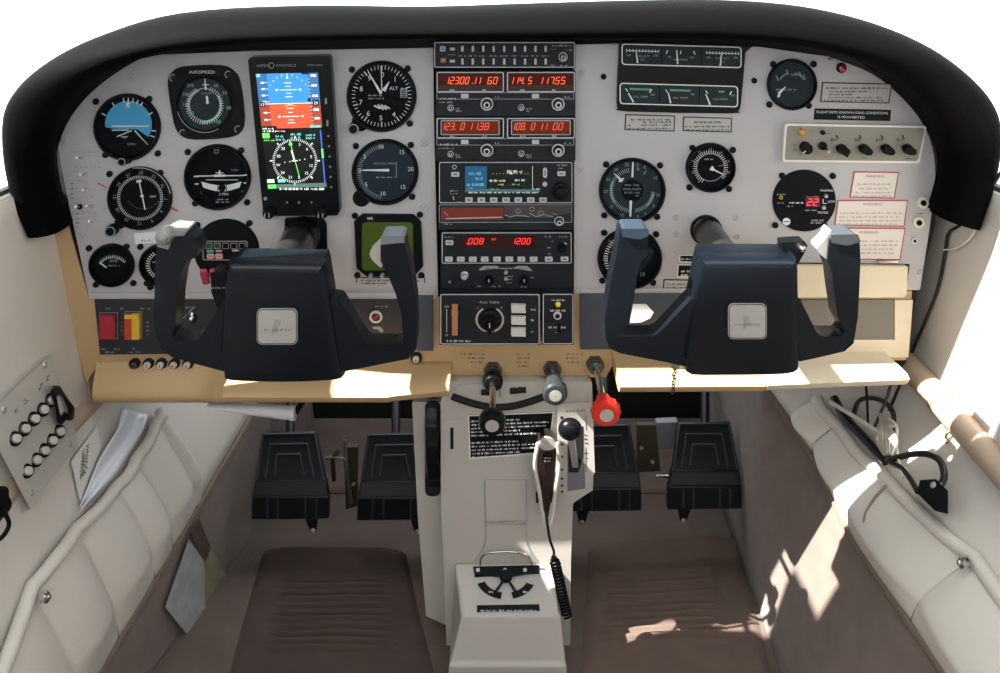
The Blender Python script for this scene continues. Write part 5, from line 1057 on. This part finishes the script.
# ================================================================== rudder pedals
ped_blk = mat('pedal_black', '14171b', .4, spec=.3, bump=.1, bscale=300); ped_edge = mat('pedal_edge', '34383e', .4)
def pedal(label, x0, x1, yt, stud=True):
    """x0..x1 width at the foot, yt top row"""
    it = Item('rudder_pedal', label, 'pedal', (x0+x1)/2, yt+85, .20, 'rudder pedals'); R = it.base; w = (x1-x0)
    T = lambda f, v, Y: atY(x0+w*f, v, Y)-R
    m = MB(); A = [T(.13, yt, .27), T(.84, yt-1, .27), T(.97, yt+48, .215), T(.04, yt+48, .215)]
    nrm = (A[1]-A[0]).cross(A[2]-A[1]).normalized(); nrm = nrm if nrm.y < 0 else -nrm
    m.loft([[a-nrm*.010 for a in A], A], ped_blk); up = m.build('upper_plate', it.root, bevel=.002)
    c = sum(A, Vector())/4
    for k in (.94, .68, .42):
        m = MB(); Q = [(a-c)*k+c+nrm*.0015 + (A[2]-A[1]).normalized()*.004*(1-k) for a in (A[3], A[0], A[1], A[2])]
        sh = (A[3]-A[0])*.5*(1-k)*.55; Q = [q+sh for q in Q]
        m.tube(Q, .0017, ped_edge, 6); m.build('tread_rib', up)
    m = MB(); B = [T(.04, yt+49, .212), T(.97, yt+49, .212), T(1.0, yt+66, .200), T(0, yt+66, .200)]
    m.loft([[a+Vector((0, .014, 0)) for a in B], B], ped_blk)
    C = [T(0, yt+65, .196), T(1.0, yt+65, .196), T(1.0, yt+87, .196), T(-.01, yt+88, .196)]; m.loft([[a+Vector((0, .02, 0)) for a in C], C], ped_blk); m.build('toe_bar', it.root, bevel=.002)
    for f in (.2, .34, .7, .84): m = MB(); m.tube([T(f, yt+67, .195), T(f, yt+86, .195)], .0016, ped_edge, 6); m.build('toe_rib', it.root)
    m = MB(); m.tube([T(.5, yt+80, .21), T(.5, yt+45, .26), T(.5, yt, .33), T(.5, yt-60, .45)], .008, ped_blk, 10); m.build('pedal_arm', it.root)
    if stud:
        m = MB(); o = T(.22 if stud == 1 else .78, yt+88, .20); m.loft([[o+Vector((x, y, z)) for x, y in ((-.011, 0), (.011, 0), (.011, .012), (-.011, .012))] for z in (0.004,)] + [[o+Vector((x, y, -.026)) for x, y in ((-.005, .002), (.005, .002), (.005, .010), (-.005, .010))]], ped_blk); m.build('pivot_bracket', it.root)
        m = MB(); lathe3(m, o+Vector((0, .002, -.022)), (0, -1, 0), [(.0045, -.002), (.0045, .002), (.0025, .0045), (.0004, .005)], steel, 14); m.build('pivot_bolt', it.root, label='bright steel bolt')
    return it
pedal('leftmost black ribbed rudder pedal in the left footwell', 252, 328.5, 432, 2)
pedal('black rudder pedal in the left footwell, right beside the pedestal', 357.5, 434, 433, 2)
pedal('black rudder pedal in the right footwell, partly behind the pedestal', 566, 641.5, 424, 1)
pedal('rightmost black ribbed rudder pedal in the right footwell', 668.5, 741.5, 422, 1)
def bracket(label, cu, pts, mt, extra, Y=.26):
    it = Item('rudder_linkage', label, 'linkage', cu, 455, Y)
    b = it.mb(); b.prism(pts, -.01, .004, mt); it.add(b, 'bracket_plate', bevel=.001)
    for (P, r, mm) in extra: b = it.mb(); b.tube(smooth_path([b.P(u, v, d) for u, v, d in P], 4), r, mm, 8); it.add(b, 'rod')
    for u, v in ((pts[0][0]+4, pts[0][1]+22), (pts[1][0]-4, pts[1][1]+36)): b = it.mb(); b.cyl(u, v, 1.8, .004, .008, steel, 10); it.add(b, 'bolt')
    return it
olive = mat('olive_metal', '3b382e', .5, .4)
bracket('oily metal linkage between the two left rudder pedals', 345, [(344, 446), (358, 446), (357, 505), (346, 508)], olive, [([(326, 455, .01), (336, 453, .012), (346, 456, .01)], .003, mat('dull_steel', '77756c', .45, .8)), ([(334, 480, .0), (334, 455, .01), (340, 448, .01)], .004, olive), ([(345, 440, .0), (348, 470, .012), (352, 500, .01)], .004, mat('dull_steel', '77756c', .45, .8))])
bracket('olive metal linkage plate between the two right rudder pedals', 648, [(637, 424), (656, 424), (660, 470), (637, 471)], olive, [([(655, 472, .012), (663, 472.5, .012), (672, 472, .012)], .0035, chrome)])
it = Item('white_vent_duct', 'pale blue-white tapered duct end between the right rudder pedals', 'duct', 668, 435, .30)
b = it.mb(); b.prism([(656, 423), (679, 422), (672, 448), (660, 449)], -.02, 0, mat('pale_blue_white', '85888f', .5)); it.add(b, 'duct', bevel=.003)
it = Item('parking_brake_lever', 'white curved lever hanging under the left shelf', 'lever', 252, 411, -.01)
m = MB(); rings = []; R = it.base
for i in range(13):
    f = i/12; u = 208+85*f; v = 405+8*f**.9; h = (1.5+6.5*f**.7)*(1 if i < 12 else .8); c = atY(u, v, -.01)-R; hh = h*scl(u, v)
    rings.append([c+Vector((0, .010*math.cos(t), hh*math.sin(t))) for t in [2*math.pi*k/14 for k in range(14)]])
m.loft(rings, mat('lever_white', 'd6d8de', .35)); m.build('blade', it.root, ang=60)
m = MB(); c = atY(293, 413, -.01)-R; lathe3(m, c, (1, 0, .0), [(.0105, -.004), (.0112, 0), (.0105, .003), (.001, .004)], mat('lever_white', 'd6d8de', .35), 14); m.tube([c+Vector((.003, 0, 0)), c+Vector((.02, .03, .02)), c+Vector((.03, .06, .05))], .004, blackp, 8); m.build('pivot', it.root)
# sloping carpeted toe board, floor mats
m = MB(); m.grid(lambda u, v: (-.5+1.0*u, .38+.165*v, .002+.07*v**1.3), 20, 10, carpet); struct(m.build('trim_5', solid=.004))
def floor_mat(label, q, x0, x1, y0, y1, n=11, mt=None):
    it = empty('floor_mat', label, 'floor mat', (0, 0, 0), None)
    P = [atZ(u, v, 0) for u, v in q]
    c = sum(P, Vector())/4; it.location = (c.x, c.y, .003)
    def f(u, v):
        a = P[0].lerp(P[1], u); b = P[3].lerp(P[2], u); p = a.lerp(b, v)
        e = min(u, 1-u, v, 1-v); z = .005*min(1, e/.04)
        if x0 < u < x1 and y0 < v < y1:
            ph = (v-y0)/(y1-y0)*n; k = min(1, (u-x0)/.05, (x1-u)/.05); z += .0065*k*abs(math.sin(math.pi*ph))
        z += .0015*math.sin(u*9+v*5)
        if v < .14: z += .016*(1-(v/.14))*math.sin(math.pi*min(1, u*1.02))**.3
        return (p.x-c.x, p.y-c.y, z)
    m = MB(); m.grid(f, 40, 150, mt or mat('mat_brown', '423631', .9, bump=.6, bscale=700, var=.12, vscale=22)); m.build('ribbed_mat', it, ang=60, label=None)
    return it
floor_mat('ribbed brown floor mat in the left footwell', [(263, 556), (406, 556), (440, 700), (222, 700)], .16, .86, .20, .74)
floor_mat('ribbed brown floor mat in the right footwell', [(588, 552), (741, 543), (775, 698), (580, 700)], .10, .80, .20, .68, mt=mat('mat_brown_lit', '5c4d45', .9, bump=.6, bscale=700, var=.12, vscale=22))  # lit copy of the mat brown, brighter light put into the colour

# ================================================================== side walls: pockets, rails, papers
class WMB(MB):                                                  # measured flat work on a side wall
    def __init__(s, side, base): MB.__init__(s, 0, base); s.side = side
    def P(s, u, v, d):
        p = wall_hit(u, v, s.side, d) - s.base; return tuple(p)
    def k(s, u, v): return 1.0
class WItem:
    def __init__(s, name, label, cat, u, v, side, group=None, off=0.0):
        s.side = side; s.base = wall_hit(u, v, side); s.root = empty(name, label, cat, s.base, group)
    def mb(s): return WMB(s.side, s.base)
    def add(s, m, name, parent=None, **k): return m.build(name, parent or s.root, **k)
def lerp_tab(T, y):
    T = sorted(T)
    if y <= T[0][0]: return T[0][1] + (y-T[0][0])*(T[1][1]-T[0][1])/(T[1][0]-T[0][0])
    for (a, b), (c, d) in zip(T, T[1:]):
        if y <= c: return b+(d-b)*(y-a)/(c-a)
    return T[-1][1] + (y-T[-1][0])*(T[-1][1]-T[-2][1])/(T[-1][0]-T[-2][0])
def pocket(side, rim_px, seam_px, label, Y0):
    g = sgn(side); tab = [(p.y, p.z) for p in (wall_hit(u, v, side) for u, v in rim_px)]
    seams = sorted(wall_hit(u, v, side).y for u, v in seam_px); Y1 = max(t[0] for t in tab)
    seams = [Y0] + [s for s in seams if s > Y0] + [Y1]
    it = empty('map_pocket', label, 'pocket', (g*.54, -.1, .25)); R = it.location
    def X(Y, f, z):
        for a, b in zip(seams, seams[1:]):
            if a <= Y <= b: q = (Y-a)/(b-a); break
        else: q = 0
        puff = .010+.017*math.sin(math.pi*max(0, min(1, q)))**.6*math.sin(math.pi*min(1, .15+.75*f))**.8
        fold = .001*math.sin(26*Y+5*f)*f
        return wallX(Y, z, side) - puff*(.25+.75*min(1, f*3)) - fold
    m = MB()
    def f(u, v):
        Y = Y0+(Y1-Y0)*u; b = bz(Y, side)+.004; z = b+(lerp_tab(tab, Y)-b)*v
        return Vector((g*X(Y, v, z), Y, z))-R
    m.grid(f, 150, 24, vinyl); m.build('front', it, ang=60, solid=.003)
    m = MB(); n = 70; P = [f(i/n, 1.0) for i in range(n+1)]
    m.tube([p-Vector((g*.001, 0, 0)) for p in P], .0085, vinyl, 12); m.build('piped_rim', it, ang=60)
    for s in seams[1:-1]:
        m = MB(); u = (s-Y0)/(Y1-Y0); m.tube([f(u, i/16*.96)+Vector((-g*.0004, 0, 0)) for i in range(17)], .0024, vinyl_dark, 6); m.build('seam', it)
    return it, f, Y0, Y1
pl_, fL, L0_, L1_ = pocket('L', [(152, 412), (125, 463), (112, 482), (66, 529), (40, 560), (23, 586), (0, 640)], [(152, 430), (128, 462), (108, 486), (66, 529), (23, 586)], 'cream vinyl map pocket puffed out along the left wall', -.45)
pr_, fR, R0_, R1_ = pocket('R', [(825, 398), (845, 425), (868, 453), (892, 475), (913, 494), (940, 518), (962, 540), (985, 558), (1000, 576)], [(845, 425), (888, 470), (985, 557)], 'cream vinyl map pocket on the right wall, splashed with sunlight', -.45)
for A in (((888, 484), (876, 496), (866, 512), (864, 524)),):
    m = MB(); m.tube(smooth_path([wall_hit(u, v, 'R', .026)-pr_.location for u, v in A], 5), [.0006]*1+[.0018]*(5*(len(A)-1)-1)+[.0006], vinyl_dark, 6); m.build('crease', pr_)
def snap(side, u, v, label):
    g = sgn(side); p = wall_hit(u, v, side, .030); it = empty('snap_fastener', label, 'snap', p)
    m = MB(); lathe3(m, (0, 0, 0), (-g, 0, .1), [(.0075, -.004), (.0075, .001), (.005, .003), (.003, .0032), (.0025, .005), (.0004, .0055)], chrome, 18); m.build('cap', it)
snap('L', 46, 597, 'round chrome snap on the left pocket'); snap('R', 962, 563, 'round chrome snap on the right pocket')
# padded rails
for side, pts, lab in (('L', [(92, 398), (78, 412), (40, 452), (8, 487), (-30, 530)], 'brownish padded armrest rail along the left wall, partly behind the breaker panel'), ('R', [(905, 362), (930, 388), (950, 412), (975, 440), (1010, 480), (1060, 540)], 'pinkish beige padded armrest rail along the right wall')):
    g = sgn(side); P = [wall_hit(u, v, side, .012 if side == 'R' else -.007) for u, v in pts]; it = empty('armrest_rail', lab, 'armrest', P[1]); P = [p-it.location for p in P]
    m = MB(); m.tube(smooth_path(P, 6), .016, mat('rail_beige', 'ab9985', .6, bump=.2), 18); m.build('padding', it, ang=60)
    k = smooth_path(P, 6); m = MB(); j = 20 if side == 'L' else 25; m.tube(k[j:j+5], .0185, blackp, 18); m.build('end_sleeve', it, label='black sleeve')
    m = MB(); j = 9; m.tube(k[j:j+2], .0172, mat('rail_seam', '8c7b6c', .6), 18); m.build('seam_band', it)
for side in 'LR':                                               # window rubber along the sill
    g = sgn(side); m = MB(); m.tube([(g*(upX(y, SILL)+.012), y, SILL+.003) for y in (.3, 0, -.3, -.7, -1.2)], .006, mat('window_rubber', '2c332f', .6), 8); struct(m.build('trim_6' if side == 'L' else 'trim_7'))
# breaker panel on the left wall
it = WItem('breaker_panel', 'white side panel of round breaker buttons on the left wall', 'breaker panel', 32, 430, 'L')
b = it.mb(); b.prism([(51, 354.5), (73, 423), (78, 443), (30, 509), (-14, 425), (-14, 416)], .002, .014, mat('side_panel_white', 'b9b6af', .45)); it.add(b, 'plate', bevel=.0012)
b = it.mb()
for (u, v) in ((6, 425), (15, 414), (24, 403)): b.words(u, v, u+5, 2, .0144, black_ink, rot=48); b.words(u-1, v-3, u+4, 2, .0144, black_ink, rot=48)
for (u, v) in ((38, 389), (45, 381)): b.words(u, v, u+5, 2.2, .0144, black_ink, rot=50); b.words(u+1, v-3.5, u+5, 2, .0144, black_ink, rot=50)
for (u, v) in ((16, 455), (25, 445), (33, 436), (41, 427), (48, 419)): b.words(u, v, u+6, 2, .0144, black_ink, rot=48)
it.add(b, 'lettering')
BR = [(13.6, 438.8), (23, 428.9), (32.5, 419), (41.5, 409.7), (49.4, 400.6), (25.4, 471), (34.5, 460), (42.4, 450.6), (50.3, 440.7), (58, 431.7)]
def wp(u, v, d): p = wall_hit(u, v, 'L', d); return p-it.base
for k, (u, v) in enumerate(BR):
    o = wp(u, v, .015)
    m = MB(); lathe3(m, o, (.85, -.42, .3), [(.0088, -.004), (.0088, .003), (.0078, .0045), (.0066, .005), (.006, .0045)], black_gloss, 18); c = m.build('breaker', it.root)
    m = MB(); lathe3(m, o, (.85, -.42, .3), [(.0055, .002), (.0053, .0078), (.0042, .0086), (.0004, .0086)], mat('button_silver', 'b5b3ae', .35, .3), 16); m.build('button', c, label='bright button cap')
for u, v in ((44.6, 365), (3.4, 409.7), (69.8, 444), (31.6, 493)): m = MB(); lathe3(m, wp(u, v, .014), (1, 0, 0), [(.004, 0), (.0035, .002), (.0004, .0026)], steel, 12); m.build('screw', it.root)
b = it.mb(); O = [(50, 392), (54, 385.5), (60, 386), (69, 400), (75, 408), (74.5, 418), (70, 421), (66, 420), (62, 425), (57, 422), (55, 405)]; I = [(56, 396), (59, 394), (62, 396), (66, 404), (68, 409), (68, 414), (64, 412), (62, 416), (60, 414), (58, 404), (57, 400)]
n = len(O); vs = [b.P(u, v, .026) for u, v in O]+[b.P(u, v, .026) for u, v in I]+[b.P(u, v, .015) for u, v in O]+[b.P(u, v, .015) for u, v in I]
b.raw(vs, [(i, (i+1) % n, n+(i+1) % n, n+i) for i in range(n)]+[(i, (i+1) % n, 2*n+(i+1) % n, 2*n+i) for i in range(n)]+[(n+i, n+(i+1) % n, 3*n+(i+1) % n, 3*n+i) for i in range(n)], black_gloss); it.add(b, 'switch_guard', bevel=.001, label='black guard frame')
b = it.mb(); b.prism(I, .015, .018, mat('bright_white', 'ecebe8', .6)); it.add(b, 'guarded_switch')
# microphone jack box at the left edge
it = WItem('microphone_holder', 'small black holder with a cord at the far left edge, below the breaker panel', 'holder', 6, 492, 'L')
b = it.mb(); b.prism(rrect(-8, 486, 9, 508, 5), .014, .030, black_gloss); it.add(b, 'holder', bevel=.004)
b = it.mb(); b.tube(smooth_path([b.P(u, v, .022) for u, v in ((4, 507), (6, 515), (9, 524), (4, 535), (-8, 545))], 5), .0025, blackp, 8); it.add(b, 'cord')
# papers tucked in the left pocket
it = WItem('checklist_card', 'printed white card tucked behind the left pocket rim', 'card', 88, 465, 'L')
b = it.mb(); b.prism([(71, 461), (97, 426.5), (101, 447), (80, 502)], .006, .008, mat('paper_white2', 'd4d3ce', .6))
for i in range(9): b.words(79+i*.35, 478-i*3.4, 90+i*.2, 2.0, .0085, black_ink, rot=50)
it.add(b, 'card')
it = WItem('plastic_sleeve', 'glossy clear plastic sleeve of white paper standing in the left pocket', 'sleeve', 112, 455, 'L')
m = MB(); A = [(122, 408), (118, 428), (98, 462), (80, 507)]; B = [(149, 414), (142, 432), (118, 472), (82, 510)]
def fs(u, v):
    i = min(2, int(u*3)); t = u*3-i; a = (A[i][0]+(A[i+1][0]-A[i][0])*t, A[i][1]+(A[i+1][1]-A[i][1])*t); b_ = (B[i][0]+(B[i+1][0]-B[i][0])*t, B[i][1]+(B[i+1][1]-B[i][1])*t)
    p = wall_hit(a[0]+(b_[0]-a[0])*v, a[1]+(b_[1]-a[1])*v, 'L', .012+.006*math.sin(u*9)*v+.004*math.sin(v*7+u*3)); return p-it.base
m.grid(fs, 24, 10, mat('sleeve_white', 'dce1e9', .2, spec=.6)); m.build('sheet', it.root, ang=60, solid=.001)
# loose papers on the left kick panel
for name, lab, pts, h, d in (
    ('folded_chart', 'faded white printed sheet hanging on the carpet at lower left', [(189, 539), (204, 561), (206, 632), (198, 648), (165, 607)], '9a9a9c', .014),
    ('green_leaflet', 'greenish yellow printed leaflet behind the white sheet at lower left', [(206, 555), (213, 550), (231, 586), (217, 632), (205, 622), (203, 575)], '7d7a60', .008),
    ('brown_flap', 'small dark brown carpet flap above the white sheet at lower left', [(199, 518.5), (211, 547), (206, 561), (190.5, 534)], '4a3f38', .016)):
    it = WItem(name, lab, {'folded_chart': 'paper', 'green_leaflet': 'leaflet', 'brown_flap': 'flap'}[name], *[sum(p[i] for p in pts)/len(pts) for i in (0, 1)], 'L')
    b = it.mb(); b.prism(pts, d-.002, d, mat(name+'_paper', h, .7, var=.15, vscale=40))
    if name == 'folded_chart':
        for i in range(10): b.words(176+i*2.6, 603-i*5.4, 196+i*.6, 2.0, d+.0006, dim_ink, rot=-48)
    it.add(b, 'sheet')
# cables on the right wall
def cable(name, label, pts, r, mt, off=.03, cat='cable', group=None):
    P = [wall_hit(p[0], p[1], 'R', p[2] if len(p) > 2 else off) for p in pts]; o = P[0].copy()
    m = MB(); m.tube(smooth_path([p-o for p in P], 8), r, mt, 8); ob = m.build(name); ob.location = o; return tag(ob, label, cat, group)
cb = mat('cable_black', '161616', .4); cw = mat('cable_white', 'cfc9c2', .45); sil = mat('silver_lead', 'c9c4bb', .3, .6)
cable('audio_cable', 'black cable making an arch under the right end of the shelf', [(853, 418), (858, 402), (870, 398), (884, 402), (893, 413), (893, 432), (888, 461)], .0032, cb)
cable('hanging_wire', 'thin black wire hanging straight down from the shelf at right', [(866, 386), (867, 400), (868, 424)], .0018, cb, .04)
cable('hanging_wire', 'thin black wire slanting down from the right end of the shelf', [(891, 384), (886, 400), (874, 428)], .0022, cb, .04)
cable('headset_lead', 'thin pale lead running diagonally from under the shelf to the cable bundle', [(830, 402), (850, 414), (872, 428), (895, 442)], .003, cw, .045)
cable('headset_lead', 'pale lead looping down behind the right pocket rim', [(884, 418), (893, 422), (897, 430), (896, 446), (903, 478)], .002, cw, .035)
cable('power_cable', 'thick black cable looping from the bundle over to the black power adapter', [(887, 461), (908, 455), (927, 454), (940, 461), (944, 477), (937, 490)], .0042, cb, .035)
cable('adapter_cable', 'black cable running down into the power adapter from the bundle', [(890, 463), (902, 468), (910, 478), (918, 492)], .0036, cb, .035)
cable('dark_loom', 'thick dark cable loom disappearing into the right pocket', [(834, 398), (845, 418), (862, 436), (886, 462)], .006, cb, .026)
cable('wall_wire', 'long thin black wire climbing the right wall beside the glareshield', [(889, 411), (900, 384), (912, 352), (925, 322), (938, 287), (945, 253), (949, 233), (962, 223), (986, 194), (1004, 168)], .0022, cb, .006)
cable('wall_wire', 'thin pale wire looping beside the glareshield end on the right wall', [(943, 250), (955, 248), (968, 240), (976, 225), (975, 200)], .0012, cw, .008)
for k in range(7):
    x = 876+2.2*k; cable('foil_strip', 'crumpled shiny foil strips bunched in the cable bundle above the right pocket', [(x+4, 414+2*k, .04), (x+6-k, 428, .05), (x+1+k, 440, .045), (x+9-k, 455, .04)], .0026, sil, .04, 'foil', 'foil strips in the cable bundle')
it = WItem('power_adapter', 'black box-shaped power adapter tucked behind the right pocket rim', 'adapter', 933, 497, 'R')
b = it.mb(); b.prism([(920, 480), (936, 479), (948, 491), (948, 514), (935, 511), (917, 493)], .018, .052, blackp); it.add(b, 'body', bevel=.003)
m = MB(); lathe3(m, wall_hit(936, 487, 'R', .046)-it.base, (-1, 0, .2), [(.006, -.004), (.006, .004), (.003, .006), (.0004, .0065)], steel, 14); m.build('plug_ring', it.root, label='steel plug ring')
it = WItem('rail_hook', 'tiny brass-coloured hook beside the right armrest rail', 'hook', 956, 436, 'R')
m = MB(); m.tube(smooth_path([Vector(p) for p in ((-.002, 0, .008), (-.010, 0, .006), (-.012, 0, -.002), (-.006, .002, -.006), (-.010, 0, -.010))], 4), .002, mat('brass', 'a89468', .3, .9), 8); m.build('hook', it.root)
# unseen door posts, added to limit the sun strip on the floor
for side in 'LR':
    g = sgn(side); m = MB()
    m.loft([[(g*.585, y0, z), (g*.62, y0, z), (g*.62, y1, z), (g*.585, y1, z)] for z, y0, y1 in ((.70, POST0-.02, POST1), (1.0, POST0, POST1), (1.30, POST0+.02, POST1))], vinyl)
    struct(m.build('added_post_left' if side == 'L' else 'added_post_right', bevel=.006))
